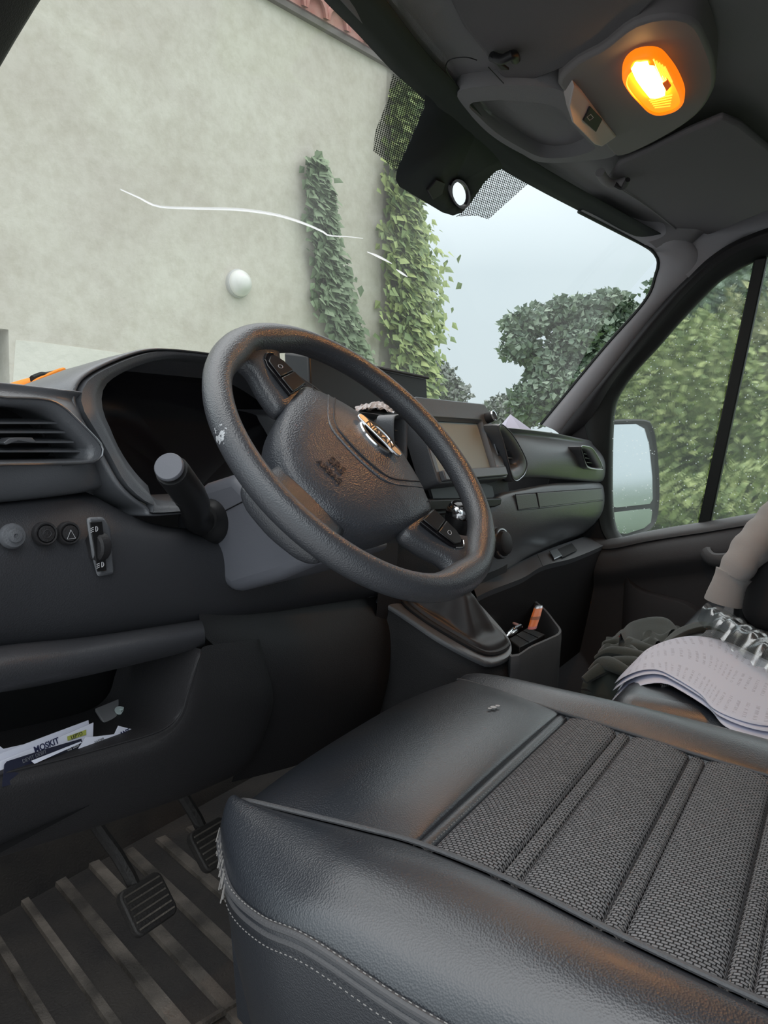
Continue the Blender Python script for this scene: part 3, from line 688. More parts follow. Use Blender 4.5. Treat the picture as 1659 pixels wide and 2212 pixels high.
step_r = rail((.30, .640, -.068), (.393, .640, -.070), (.50, .645, -.064), (.56, .74, -.06), (.7, .765, -.06), (.84, .74, -.06), (.92, .635, -.066), (1.0, .62, -.07), (1.07, .655, -.08), (1.25, .655, -.085), (1.36, .64, -.09), (1.385, .61, -.092), (1.42, .592, -.092), (1.50, .576, -.086), (1.7, .572, -.095), (2.025, .562, -.116))
ret_r = [p + Vector((0, .035, -.006)) for p in step_r]
def inside(x, z, poly):
    c = False; n = len(poly)
    for i in range(n):
        (x0, z0), (x1, z1) = poly[i], poly[i - 1]
        if (z0 > z) != (z1 > z) and x < (x1 - x0) * (z - z0) / (z1 - z0) + x0: c = not c
    return c
def cut(vf, polys, ymax):
    vs, fs = vf; out = []
    for f in fs:
        c = sum((vs[i] for i in f), Vector()) / len(f)
        if c.y < ymax and any(inside(c.x, c.z, p) for p in polys): continue
        out.append(f)
    return vs, out
VENTS = {'near': ([(-110, 862), (0, 863), (84, 867), (121, 882), (152, 909), (202, 960), (209, 977), (202, 994), (169, 1005), (0, 1009), (-110, 1009)], .632),
         'mid': ([(1066, 920), (1083, 926), (1104, 952), (1126, 994), (1127, 1015), (1117, 1033), (1098, 1037), (1080, 970)], .580),
         'far': ([(1245, 966), (1256, 965), (1270, 970), (1284, 990), (1293, 1010), (1290, 1016), (1264, 1013), (1256, 1005), (1250, 985)], .556)}
def vpoly(px, y0, k=.93):
    P = [W(u, v, y=y0) for u, v in px]; c = sum(P, Vector()) / len(P)
    return [((c + (p - c) * k).x, (c + (p - c) * k).z) for p in P]
child('upper_pad', cut(loft([far_r, top_r, edge_r, mid_r, step_r, ret_r], 320, 12), [vpoly(*v, k=(.88 if n_ == 'mid' else .93)) for n_, v in VENTS.items()], .70), M_dash, dash)
child('end_panel', prism([V(2.02, .575, -.02), V(2.02, .56, -.11), V(2.02, .57, -.24), V(2.02, .68, -.35), V(2.02, 1.2, -.35), V(2.02, 1.2, -.06), V(2.02, .75, -.01)], (.02, 0, 0)), M_dark, dash)
# driver side lower panel
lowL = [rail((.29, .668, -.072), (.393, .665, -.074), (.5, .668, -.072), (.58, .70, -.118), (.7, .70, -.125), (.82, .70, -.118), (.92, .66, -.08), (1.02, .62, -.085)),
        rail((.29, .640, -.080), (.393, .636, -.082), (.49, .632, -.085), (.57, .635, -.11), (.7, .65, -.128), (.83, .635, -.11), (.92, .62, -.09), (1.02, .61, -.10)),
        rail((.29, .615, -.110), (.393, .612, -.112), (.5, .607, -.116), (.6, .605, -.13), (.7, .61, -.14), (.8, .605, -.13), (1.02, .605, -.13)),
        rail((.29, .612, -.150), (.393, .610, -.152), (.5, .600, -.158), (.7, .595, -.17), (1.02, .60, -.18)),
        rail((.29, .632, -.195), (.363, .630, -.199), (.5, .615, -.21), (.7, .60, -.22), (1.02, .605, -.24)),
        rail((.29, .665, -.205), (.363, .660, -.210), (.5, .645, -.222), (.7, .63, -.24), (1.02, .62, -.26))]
child('driver_lower_panel', loft(lowL, 60, 5), M_dash_shaded, dash)
# ledge over the open cubby
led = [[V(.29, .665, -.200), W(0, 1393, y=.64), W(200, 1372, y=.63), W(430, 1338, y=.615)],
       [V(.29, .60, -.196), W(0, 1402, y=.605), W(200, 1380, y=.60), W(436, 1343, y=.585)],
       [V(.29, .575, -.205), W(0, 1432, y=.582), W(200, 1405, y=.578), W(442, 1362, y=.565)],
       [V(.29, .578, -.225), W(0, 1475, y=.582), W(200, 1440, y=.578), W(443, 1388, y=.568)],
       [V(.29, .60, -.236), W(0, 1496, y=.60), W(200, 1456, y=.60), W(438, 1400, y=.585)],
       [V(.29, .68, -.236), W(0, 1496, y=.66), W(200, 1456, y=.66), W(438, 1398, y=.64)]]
child('cubby_ledge', loft(led, 50, 5), M_dash_shaded, dash)
# knee panel with rounded cubby opening below the ledge
inr = [W(-90, 1685, y=.588), W(0, 1658, y=.59), W(120, 1630, y=.588), W(230, 1601, y=.585), W(310, 1578, y=.582), W(350, 1558, y=.58), W(375, 1528, y=.578), W(388, 1485, y=.576), W(410, 1420, y=.575), W(420, 1398, y=.575)]
lip = [p + Vector((0, -.012, -.004)) for p in inr]
outl = [W(-90, 1755, y=.575), W(0, 1725, y=.575), W(130, 1690, y=.57), W(250, 1660, y=.567), W(345, 1626, y=.562), W(395, 1590, y=.56), W(425, 1540, y=.558), W(438, 1490, y=.557), W(446, 1420, y=.56), W(446, 1395, y=.562)]
oul2 = [W(-90, 1880, y=.60), W(0, 1850, y=.60), W(160, 1800, y=.60), W(330, 1745, y=.59), W(450, 1700, y=.58), W(540, 1650, y=.575), W(580, 1560, y=.575), W(590, 1500, y=.575), W(570, 1420, y=.58), W(560, 1380, y=.585)]
oul3 = [p + Vector((0, .05, -.01)) for p in oul2]
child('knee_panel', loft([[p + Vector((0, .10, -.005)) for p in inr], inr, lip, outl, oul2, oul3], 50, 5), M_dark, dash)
child('cubby_shell', join(box(V(.44, .70, -.31), (.34, .01, .19)), ([V(.27, .58, -.365), V(.62, .58, -.345), V(.62, .70, -.345), V(.27, .70, -.365)], [(0, 1, 2, 3)])), M_black, dash, smooth=False)
# dark knee bolster under the steering column towards the centre
kb = [[W(430, 1300, y=.61), W(560, 1320, y=.61), W(720, 1300, y=.62), W(850, 1280, y=.63), V(1.08, .62, -.24)],
      [W(446, 1380, y=.59), W(580, 1400, y=.585), W(720, 1390, y=.59), W(830, 1380, y=.60), V(1.08, .62, -.30)],
      [W(560, 1480, y=.58), W(640, 1500, y=.58), W(720, 1500, y=.58), W(820, 1490, y=.59), V(1.08, .63, -.38)],
      [W(500, 1690, y=.60), W(600, 1665, y=.60), W(700, 1635, y=.60), W(800, 1600, y=.62), V(1.08, .66, -.46)]]
child('knee_bolster', loft(kb, 40, 5), M_dark, dash)

# instrument cluster hood
bo = [(442, 766), (358, 759), (304, 767), (236, 794), (192, 821), (177, 848), (179, 882), (209, 933), (236, 980), (270, 1041), (304, 1075), (337, 1095), (368, 1106)]
bi = [(439, 777), (371, 774), (304, 788), (243, 818), (221, 848), (223, 889), (238, 925), (253, 960), (270, 990), (287, 1014), (304, 1034), (321, 1051), (372, 1083)]
def yb(v): return .665 - .05 * max(0, (v - 760)) / 340
def mirr(p): return Vector((1.40 - p.x, p.y, p.z))
Lo = [W(u, v, y=yb(v)) for u, v in bo]; Li = [W(u, v, y=yb(v) + .012) for u, v in bi]
for L in (Lo, Li): L[0].x = min(L[0].x, .69)
loopO = Lo[::-1] + [mirr(p) for p in Lo]; loopI = Li[::-1] + [mirr(p) for p in Li]
LO = cr(loopO, 90, True); LI = cr(loopI, 90, True)
cO = sum(LO, Vector()) / len(LO)
def grow(L, k, d): return [cO + (p - cO) * k + d for p in L]
child('cluster_bezel', loft([grow(LO, 1.0, Vector((0, .012, 0))), LO, [a.lerp(b, .5) + Vector((0, -.003, 0)) for a, b in zip(LO, LI)], LI, grow(LI, .97, Vector((0, .06, -.0))), grow(LI, .93, Vector((0, .085, -.005)))], 90, 3, closed=True, linear=True), M_dash, dash)
g1 = grow(LI, .945, Vector((0, .082, -.004)))
child('instrument_display', (g1, [tuple(range(len(g1)))]), M_gloss, dash, smooth=False, label='unlit dark instrument display')
def hood_pt(p, k, dy, dz):
    q = cO + (p - cO) * k; q.y += dy; q.z += dz
    return q
hz = Z0 + .02
rows_ = [[hood_pt(p, 1.005, .010, 0) for p in LO], [hood_pt(p, 1.035, -.003, .0) for p in LO], [hood_pt(p, 1.06, .015, .0) for p in LO], [Vector((cO.x + (p.x - cO.x) * 1.06, p.y + .12, min(p.z - .012, hz + .03))) for p in LO], [Vector((cO.x + (p.x - cO.x) * 1.02, p.y + .28, min(p.z, hz - .02))) for p in LO]]
child('cluster_hood', grid(rows_, True), M_dash, dash, sub=1)

# air vents
def vent(name, outer, inner, slats, y0, dep, lab, horizontal=True, vanes=None, tab=None, n=60, chrome=True):
    O = cr([W(u, v, y=y0) for u, v in outer], n, True); I = cr([W(u, v, y=y0) for u, v in inner], n, True)
    d = Vector((0, -.010, .002))
    rim = child(name, loft([[p + Vector((0, .02, 0)) for p in O], [p + d * .6 for p in O], [a.lerp(b, .35) + d for a, b in zip(O, I)], I, [p + Vector((0, dep, 0)) for p in I]], n, 3, closed=True), M_dash, dash, label=lab)
    ct = sum(O, Vector()) / n
    if chrome:
        child('vent_trim_ring', tube([ct + (p - ct) * .985 + d * 1.05 for p in O], .0013, 6, closed=True), M_satin, rim)
    bkp = [p + Vector((0, dep, 0)) for p in I]
    child('vent_back', (bkp, [tuple(range(n))]), M_black, rim, smooth=False)
    for (a, b) in slats:
        A, B = W(*a, y=y0 + .012), W(*b, y=y0 + .012)
        t = (B - A).normalized()
        s_ = [Vector((0, -.008, -.0005)), Vector((0, -.008, .0012)), Vector((0, .012, .004)), Vector((0, .012, .0025))]
        vs = [A + q for q in s_] + [B + q for q in s_]
        child('slat', (vs, [(0, 1, 5, 4), (1, 2, 6, 5), (2, 3, 7, 6), (3, 0, 4, 7), (0, 3, 2, 1), (4, 5, 6, 7)]), M_satin if False else M_dash, rim, smooth=False)
    for (a, b) in (vanes or []):
        child('vane', tube([W(*a, y=y0 + .03), W(*b, y=y0 + .03)], .001, 4), M_dark, rim)
    return rim
v1 = vent('air_vent', [(-110, 862), (0, 863), (84, 867), (121, 882), (152, 909), (202, 960), (209, 977), (202, 994), (169, 1005), (0, 1009), (-110, 1009)],
     [(-100, 876), (0, 876), (70, 882), (105, 895), (140, 925), (176, 963), (180, 975), (175, 985), (158, 992), (0, 995), (-100, 995)],
     [((-100, 914), (112, 914)), ((-100, 934), (130, 934)), ((-100, 955), (148, 955)), ((-100, 975), (164, 975))], .632, .05, 'chrome edged air vent at the near end of the dashboard', vanes=[((78, 900), (120, 990))])
tb = W(45, 950, y=.628)
child('slider_tab', prism([W(8, 956, y=.628), W(20, 947, y=.628), (W(34, 945, y=.628)), W(70, 945, y=.628), W(80, 955, y=.628), W(72, 957, y=.628), W(40, 952, y=.628), W(14, 961, y=.628)], (0, .012, 0)), M_dash, v1, bevel=.0008)
vent('air_vent', VENTS['mid'][0],
     [(1073, 938), (1083, 944), (1098, 965), (1112, 988), (1114, 1002), (1108, 1007), (1096, 1008), (1085, 972)],
     [((1077, 955), (1092, 958)), ((1083, 972), (1102, 974)), ((1089, 989), (1110, 990))], .580, .04, 'chrome edged air vent beside the touchscreen')
vent('air_vent', [(1245, 966), (1256, 965), (1270, 970), (1284, 990), (1293, 1010), (1290, 1016), (1264, 1013), (1256, 1005), (1250, 985)],
     [(1251, 972), (1258, 971), (1268, 976), (1278, 992), (1286, 1007), (1283, 1010), (1268, 1007), (1261, 1000), (1255, 985)],
     [((1254, 980), (1271, 983)), ((1257, 989), (1277, 992)), ((1261, 999), (1282, 1001))], .556, .03, 'small air vent at the far end of the dashboard')
vent('air_vent', [(838, 905), (852, 897), (866, 898), (868, 910), (868, 960), (866, 1000), (850, 1000), (838, 960)],
     [(843, 912), (853, 905), (862, 906), (864, 915), (864, 955), (862, 992), (852, 992), (843, 955)],
     [((844, 930), (864, 930)), ((844, 955), (864, 955))], .60, .03, 'dark air vent between instruments and touchscreen', chrome=False)

# knobs and headlamp leveller on the near panel
M_icon = principled('icon_white', (.6, .6, .62), .6)
for (u, v, r, kind, lab) in ((27, 1158, .0085, 'plug', 'blank round plug beside two push buttons'), (96, 1153, .0088, 'btn', None), (147, 1152, .0088, 'btn', None)):
    c = W(u, v, y=.608); ax = Vector((-.15, -.97, .12)).normalized(); c = c - ax * .002
    if kind == 'plug':
        o = child('blanking_plug', lathe([(.011, 0), (.011, .003), (.0095, .006), (.006, .0065), (.0055, .009), (.002, .0095), (.0018, .008), (0, .008)], c, ax, 24), M_dash, dash)
    else:
        o = child('push_button', lathe([(r * 1.25, 0), (r * 1.25, .004), (r * 1.1, .0065), (r * .95, .0062), (r * .93, .004), (r * .85, .0042), (r * .82, .0068), (0, .0075)], c, ax, 24), M_dark, dash)
        x, y_, a_ = frame_of(ax)
        x = Vector((1, 0, 0)) - ax * ax.x; x.normalize(); yy = Vector((0, 0, 1)) - ax * ax.z; yy.normalize()
        if u > 120:
            T = [c + ax * .0078 + x * p + yy * (q - .002) for p, q in ((-.004, -.003), (.004, -.003), (0, .005))]
            child('warning_triangle', tube(T, .00035, 4, closed=True), M_icon, o)
        else:
            child('lamp_icon', tube([c + ax * .0078 + x * .0035 * math.cos(a) + yy * .0035 * math.sin(a) for a in [2 * math.pi * q / 12 for q in range(12)]], .0003, 4, closed=True), M_emb, o)
sw = [W(u, v, y=.598) for u, v in ((188, 1118), (224, 1116), (238, 1140), (247, 1240), (212, 1246), (200, 1200))]
lv = child('level_switch_plate', prism([p + Vector((0, .004, 0)) for p in sw], (0, -.006, 0)), M_dash, dash, bevel=.003)
swr = [W(u, v, y=.5935) for u, v in ((193, 1128), (219, 1126), (222, 1150), (229, 1232), (209, 1235), (203, 1190))]
child('recess', prism(swr, (0, -.0012, 0)), M_black, lv, bevel=.0004)
wc = W(212, 1180, y=.599)
child('thumb_wheel', lathe([(.012, -.006), (.014, -.004), (.014, .004), (.012, .006)], wc, (1, 0, 0), 14), M_dark, lv)
for (u, v) in ((205, 1143), (218, 1220)):
    c = W(u, v, y=.592)
    child('headlamp_icon', tube([c + Vector((.0022 * math.cos(a) + (.001 if abs(a) < 1.6 else 0), 0, .0024 * math.sin(a))) for a in [-1.57 + 3.14 * q / 8 for q in range(9)]], .0004, 4, closed=True), M_icon, lv)
    for dz in (-.0018, 0, .0018): child('beam_mark', tube([c + Vector((-.0045, 0, dz - .001)), c + Vector((-.0015, 0, dz))], .0004, 4), M_icon, lv)

# centre stack
child('centre_stack', loft([rail((.98, .62, -.08), (1.2, .60, -.08), (1.42, .59, -.08)), rail((.98, .615, -.13), (1.2, .60, -.13), (1.43, .585, -.13)), rail((.98, .61, -.25), (1.2, .595, -.25), (1.44, .585, -.24)), rail((.98, .62, -.36), (1.2, .60, -.38), (1.45, .60, -.36))], 30, 5), M_dark, dash)
child('console_shelf', prism([W(870, 1080, y=.575), W(1085, 1076, y=.57), W(1083, 1090, y=.57), W(1070, 1096, y=.57), W(870, 1108, y=.575)], (0, .05, 0)), M_black, dash, bevel=.003)
# climate dial partly behind the wheel rim
dc = W(1079, 1174, y=.568); dax = Vector((-.1, -.95, .2)).normalized()
dl = child('climate_dial', lathe([(.030, -.005), (.030, .004), (.024, .008), (.022, .016), (.018, .018), (0, .018)], dc, dax, 32), M_dark, dash)
child('chrome_ring', lathe([(.026, .006), (.0285, .006), (.0285, .009), (.026, .009), (.026, .006)], dc, dax, 32), M_chrome, dl)
# glovebox
gb = [[W(1040, 1085, y=.60), W(1075, 1067, y=.588), W(1125, 1056, y=.585), W(1200, 1044, y=.58), W(1302, 1041, y=.572)],
      [W(1043, 1098, y=.585), W(1080, 1078, y=.575), W(1130, 1065, y=.572), W(1200, 1054, y=.568), W(1306, 1052, y=.560)],
      [W(1048, 1150, y=.578), W(1090, 1130, y=.570), W(1150, 1110, y=.564), W(1220, 1098, y=.560), W(1313, 1088, y=.556)],
      [W(1050, 1205, y=.582), W(1095, 1190, y=.576), W(1150, 1160, y=.570), W(1225, 1130, y=.568), W(1314, 1118, y=.566)],
      [W(1048, 1255, y=.60), W(1090, 1235, y=.60), W(1150, 1196, y=.60), W(1230, 1160, y=.60), W(1312, 1138, y=.60)],
      [W(1045, 1268, y=.66), W(1085, 1250, y=.66), W(1150, 1210, y=.66), W(1230, 1175, y=.66), W(1312, 1150, y=.66)]]
child('glovebox_front', loft(gb, 40, 5), M_dash, dash)
def groove(name, px, y0, r=.0009):
    return child(name, tube([W(u, v, y=yy) for (u, v), yy in zip(px, y0)], r, 4), M_black, dash)
ga, gbn, gc, gd = (1113, 1068), (1300, 1054), (1302, 1080), (1120, 1102)
child('glovebox_trim_strip', prism([W(1161, 1065, y=.5645), W(1299, 1056, y=.557), W(1301, 1079, y=.5555), W(1166, 1096, y=.562)], (0, .008, 0)), M_dash, dash, bevel=.001)
child('glovebox_latch', prism([W(1114, 1070, y=.5675), W(1158, 1066, y=.5645), W(1163, 1096, y=.562), W(1120, 1101, y=.566)], (0, .008, 0)), M_dash, dash, bevel=.001)
groove('panel_gap', [(1113, 1068), (1160, 1064), (1300, 1054)], (.5685, .5655, .558)); groove('panel_gap', [(1113, 1068), (1119, 1102), (1165, 1098), (1302, 1081)], (.5685, .5665, .5625, .556))
groove('panel_gap', [(1158, 1064), (1165, 1098)], (.5645, .562))
# lower tray with the small switch pocket
tr_a = [W(1020, 1262, y=.60), W(1049, 1252, y=.60), W(1120, 1215, y=.60), W(1170, 1192, y=.60), W(1230, 1170, y=.60), W(1296, 1148, y=.60), W(1320, 1142, y=.60)]
tr_b = [W(1030, 1290, y=.55), W(1060, 1275, y=.55), W(1130, 1248, y=.55), W(1175, 1222, y=.545), W(1240, 1205, y=.545), W(1305, 1178, y=.545), W(1330, 1165, y=.545)]
tr_c = [p + Vector((0, .004, -.012)) for p in tr_b]; tr_d = [p + Vector((0, .05, -.30)) for p in tr_b]
child('lower_tray', loft([tr_a, tr_b, tr_c], 40, 4, linear=True), M_dash, dash)
child('lower_bulkhead', loft([tr_c, tr_d], 40, 4, linear=True), M_dark, dash)
def trq(u, v): # point on the tray surface
    d = Wray(u, v); a = W(1175, 1222, y=.545); b = W(1305, 1178, y=.545); c = W(1230, 1170, y=.60); n = (b - a).cross(c - a).normalized()
    return Wp(u, v, a + n * (.0015 if n.z > 0 else -.0015), n)
child('switch_pocket', prism([trq(1205, 1186), trq(1235, 1173), trq(1247, 1188), trq(1215, 1204)], (0, 0, -.001)), M_black, dash, smooth=False)
child('tray_switch', prism([trq(1187, 1193), trq(1203, 1187), trq(1214, 1202), trq(1197, 1210)], (0, 0, .003)), M_satin, dash, bevel=.001)
groove('panel_gap', [(1160, 1196), (1172, 1222)], (.58, .5445), .0007)

# ------------------------------------------------------------------ touchscreen
ts = empty('touchscreen', V(1.23, .62, -.09), 'grey framed touchscreen with two knobs standing up from the dashboard', 'touchscreen')
SX = Vector((1, 0, 0)); SYv = Vector((0, .054, .140)); sh = SYv.length; SYv.normalize(); SN = SX.cross(SYv)  # SN faces the driver
SN = -SN if SN.y > 0 else SN
so = V(1.0855, .566, -.084); sw_ = .287
def sp_(a, b, h=0): return so + SX * (a * sw_) + SYv * (b * sh) + SN * h
def spoly(pts, h): return [sp_(a, b, h) for a, b in pts]
def scir(ca, cb, w, h, r, n=5): return [(ca + x / sw_, cb + y / sh) for x, y in rrect(w, h, r, n)]
outr = scir(.5, .5, sw_, sh, .010); inn_ = scir(.45, .44, .225, .094, .004)
child('housing', grid([spoly(outr, -.035), spoly(outr, -.001), spoly(scir(.5, .5, sw_ - .004, sh - .004, .009), .001), spoly(scir(.45, .45, .232, .100, .005), .001), spoly(inn_, -.006), spoly(inn_, -.012)], True), M_dash, ts, bevel=.0006)
child('housing_back', (spoly(outr, -.035), [tuple(range(len(outr)))]), M_dark, ts)
M_scr = principled('screen_dust_glare', (.48, .56, .55), .5, spec=.4)  # sky reflection and dust are both put into this pale screen colour
child('display_glass', (spoly(scir(.45, .44, .224, .093, .004), -.010), [tuple(range(24))]), M_scr, ts, smooth=False, label='dusty display glass coloured pale grey with reflected sky')
child('lower_lip', prism(spoly([(.03, .02), (.93, .02), (.93, .14), (.03, .14)], .0005), SN * .010), M_dash, ts, bevel=.002)
child('top_edge_trim', tube([sp_(a, .992, .0) for a in (.03, .5, .97)], .0012, 6), M_satin, ts)
for a, b in ((.935, .80), ):
    o = child('volume_knob', lathe([(.0105, .0), (.0105, .012), (.009, .016), (.006, .0165), (0, .0155)], sp_(a, b, .001), SN, 24), M_dark, ts)
    child('knob_ring', lathe([(.0085, .0155), (.0105, .015), (.0105, .018), (.0085, .0175), (.0085, .0155)], sp_(a, b, .001), SN, 24), M_chrome, o)
sk = child('usb_socket', prism(onto(rrect(.011, .036, .003), sp_(.945, .42, .0005), SX, SYv), SN * .002), M_satin, ts, bevel=.0004)
child('usb_slot', prism(onto(rrect(.005, .016, .0008), sp_(.945, .48, .0027), SX, SYv), SN * .0003), M_black, sk)
child('jack_hole', lathe([(.0022, 0), (.0022, .0003), (0, .0003)], sp_(.945, .34, .0027), SN, 12), M_black, sk)
child('stand_neck', prism([V(1.12, .585, -.14), V(1.36, .58, -.14), V(1.36, .60, -.07), V(1.10, .60, -.07)], (0, .05, 0)), M_black, ts, bevel=.004)

# ------------------------------------------------------------------ steering column with stalk
colm = empty('steering_column', V(.70, .60, -.19), 'smooth grey steering column shroud with a black stalk', 'steering column')
yz = [(.585, -.052), (.632, -.066), (.680, -.100), (.680, -.136), (.588, -.190), (.520, -.165), (.462, -.138)]
vs = []
def shell(yz, x0, x1, t=.012):
    c = Vector((0, sum(p[0] for p in yz) / len(yz), sum(p[1] for p in yz) / len(yz)))
    rows_ = []
    for x, k in ((x0 + .004, .94), (x0, .985), (x0, 1.0), (x1, 1.0), (x1, .985), (x1 - .004, .94)):
        rows_.append([V(x, c.y + (y - c.y) * k, c.z + (z - c.z) * k) for y, z in yz])
    return grid(rows_, True, True)
child('column_shroud', prism([V(.628, y, z) for y, z in yz], (.154, 0, 0)), M_col, colm, bevel=.014, bseg=4)
sl = Wp(545, 1073, V(.6275, 0, 0), Vector((1, 0, 0))); sl2 = Wp(371, 1163, V(.6275, 0, 0), Vector((1, 0, 0)))
child('shroud_joint', tube([sl, sl.lerp(sl2, .5), sl2 + Vector((.001, 0, 0))], .0007, 4), M_black, colm)
child('shroud_neck', prism([V(.65, .45, -.07), V(.65, .50, -.02), V(.65, .60, -.06), V(.65, .52, -.15)], (.10, 0, 0)), M_black, colm, bevel=.008)
sb = V(.630, .619, -.111); st = V(.508, .553, -.0425); sd = (st - sb).normalized()
stk = child('stalk', tube(cr([sb, sb + Vector((-.035, -.012, .008)), sb.lerp(st, .55) + Vector((0, -.004, -.006)), st - sd * .008, st - sd * .003], 24), [.017, .0165, .016, .0155, .015, .0148, .0146, .0146, .0148, .015, .0153, .0157, .016, .016, .0162, .0163, .0164, .0164, .0165, .0165, .0165, .0165, .0163, .0155], 20), M_black, colm, label='black lighting stalk with a pale grey end button')
child('end_button', lathe([(.0140, -.001), (.0140, .0025), (.0132, .0035), (0, .0040)], st + sd * .003, sd, 28), M_col, stk)
child('stalk_collar', lathe([(.026, -.006), (.0265, .010), (.024, .017), (.0185, .022), (.017, .026)], sb + Vector((.004, 0, 0)), (-.9, -.25, .22), 28), M_black, stk)
for t_ in (.62, .70): child('twist_ring', lathe([(.0164, -.0005), (.0170, -.0004), (.0170, .0004), (.0164, .0005)], sb.lerp(st, t_) + Vector((0, -.0025, -.003)), sd, 24), M_dark, stk)

# ------------------------------------------------------------------ steering wheel
WX = Vector((0.33658177, -0.6551473, -0.67638357)); WY = Vector((0.9396055, 0.18630786, 0.28710779)); WZ = Vector((-0.06208232, -0.73216897, 0.67828784))
WC = V(.70, .4624, -.02598)
Mw = Matrix((WX, WY, WZ)).transposed().to_4x4(); Mw.translation = WC
whl = empty('steering_wheel', None, 'worn black leather steering wheel turned to the right with winged emblem', 'steering wheel', mat=Mw)
RR = .1782
def wadd(n, vf, m, p=whl, **k): return add(n, vf, m, p, local=True, **k)
nR = 120; rows_ = []
for i in range(nR):
    a = 2 * math.pi * i / nR
    d = min(abs(math.degrees(a)) % 360, 360 - math.degrees(a) % 360)
    dl_ = abs(math.degrees(a) - 180)
    g = math.exp(-((min(d, dl_) - 14) / 13) ** 2)
    rx = .0142 + .0035 * g; rz = .0155 + .0015 * g
    c = Vector((RR * math.cos(a), RR * math.sin(a), 0)); er = Vector((math.cos(a), math.sin(a), 0))
    rows_.append([c + er * (rx * math.cos(q)) - er * (.0035 * g) + Vector((0, 0, rz * math.sin(q))) for q in [2 * math.pi * k / 18 for k in range(18)]])
rows_.append(rows_[0])
def worn():
    m = M_wheel.copy(); m.name = 'wheel_leather_worn'; b = m.node_tree.nodes['Principled BSDF']
    t = N(m, 'TexCoord'); rv = grid(rows_, True); rb_ = BVHTree.FromPolygons([tuple(Mw @ v) for v in rv[0]], rv[1])
    hit = rb_.ray_cast(Vector((0, 0, Z0)), Wray(474, 942).normalized())[0]
    loc = Mw.inverted() @ hit
    vd = N(m, 'VectorMath', operation='DISTANCE'); vd.inputs[1].default_value = loc; LK(m, t.outputs['Object'], vd.inputs[0])
    n1 = N(m, 'TexNoise', Scale=190.0, Detail=4.0); LK(m, t.outputs['Object'], n1.inputs['Vector'])
    mr = N(m, 'MapRange'); mr.inputs['From Min'].default_value = .0; mr.inputs['From Max'].default_value = .030; mr.inputs['To Min'].default_value = .42; mr.inputs['To Max'].default_value = .98; LK(m, vd.outputs['Value'], mr.inputs['Value'])
    gt = N(m, 'Math', operation='GREATER_THAN'); LK(m, n1.outputs['Fac'], gt.inputs[0]); LK(m, mr.outputs[0], gt.inputs[1])
    mx = N(m, 'MixRGB'); mx.inputs[1].default_value = b.inputs['Base Color'].default_value; mx.inputs[2].default_value = (.55, .56, .58, 1); LK(m, gt.outputs[0], mx.inputs[0]); LK(m, mx.outputs[0], b.inputs['Base Color'])
    return m
wadd('rim', grid(rows_, True), worn())
# spokes: solid arms from the hub that flare into the rim
def arm(sx_):
    out = [(.085, .036, -.046), (.105, .033, -.040), (.125, .032, -.033), (.143, .038, -.026), (.156, .058, -.026), (.170, .084, -.036)]
    rows_ = []
    for x, yt, yb_ in out:
        hb_ = .014 if x < .15 else .010
        zt = -.006 if x < .14 else -.002
        pr = [(yt, zt - .010), (yt - .006, zt), ((yt + yb_) / 2, zt + .003), (yb_ + .006, zt), (yb_, zt - .010), (yb_ + .004, zt - .026), ((yt + yb_) / 2, zt - .030), (yt - .004, zt - .026)]
        rows_.append([Vector((sx_ * x, y, z)) for y, z in pr])
    return grid(rows_, True, True)
for s_ in (-1, 1):
    sp1 = wadd('spoke', arm(s_), M_wheel, sub=2)
    # switch pod
    pl = [(s_ * x, y) for x, y in ((.098, -.018), (.100, .024), (.135, .025), (.150, .020), (.153, .010), (.149, -.002), (.140, -.008))]
    wadd('switch_bezel', prism([Vector((x, y, -.003)) for x, y in pl], (0, 0, .004)), M_gloss, sp1, bevel=.0012)
    b1 = [(s_ * x, y) for x, y in ((.099, -.0135), (.101, .021), (.119, .022), (.119, -.0095))]
    b2_ = [(s_ * x, y) for x, y in ((.1205, -.009), (.1205, .022), (.136, .022), (.146, .017), (.148, .009), (.143, -.003))]
    for bb in (b1, b2_): wadd('switch_button', prism([Vector((x, y, .001)) for x, y in bb], (0, 0, .0022)), M_btn, sp1, bevel=.0009)
    wadd('switch_mark', tube([Vector((s_ * .131 + .0025 * math.cos(a), .006 + .004 * math.sin(a), .0034)) for a in [2 * math.pi * q / 12 for q in range(12)]], .0003, 4, closed=True), M_icon, sp1)
    ch = wadd('chrome_edge', tube(cr([Vector((s_ * .147, -.003, .0005)), Vector((s_ * .1535, .010, .001)), Vector((s_ * .150, .021, .0005))], 10), .0009, 6), M_chrome, sp1)
bs_ = [[Vector((x * (1 + .25 * (k == 3)), y, z)) for x, z in ((-.050, -.030), (-.046, -.016), (0, -.012), (.046, -.016), (.050, -.030), (.04, -.045), (0, -.05), (-.04, -.045))] for k, y in enumerate((-.06, -.10, -.14, -.172))]
wadd('spoke', grid(bs_, True, True), M_wheel, sub=2)
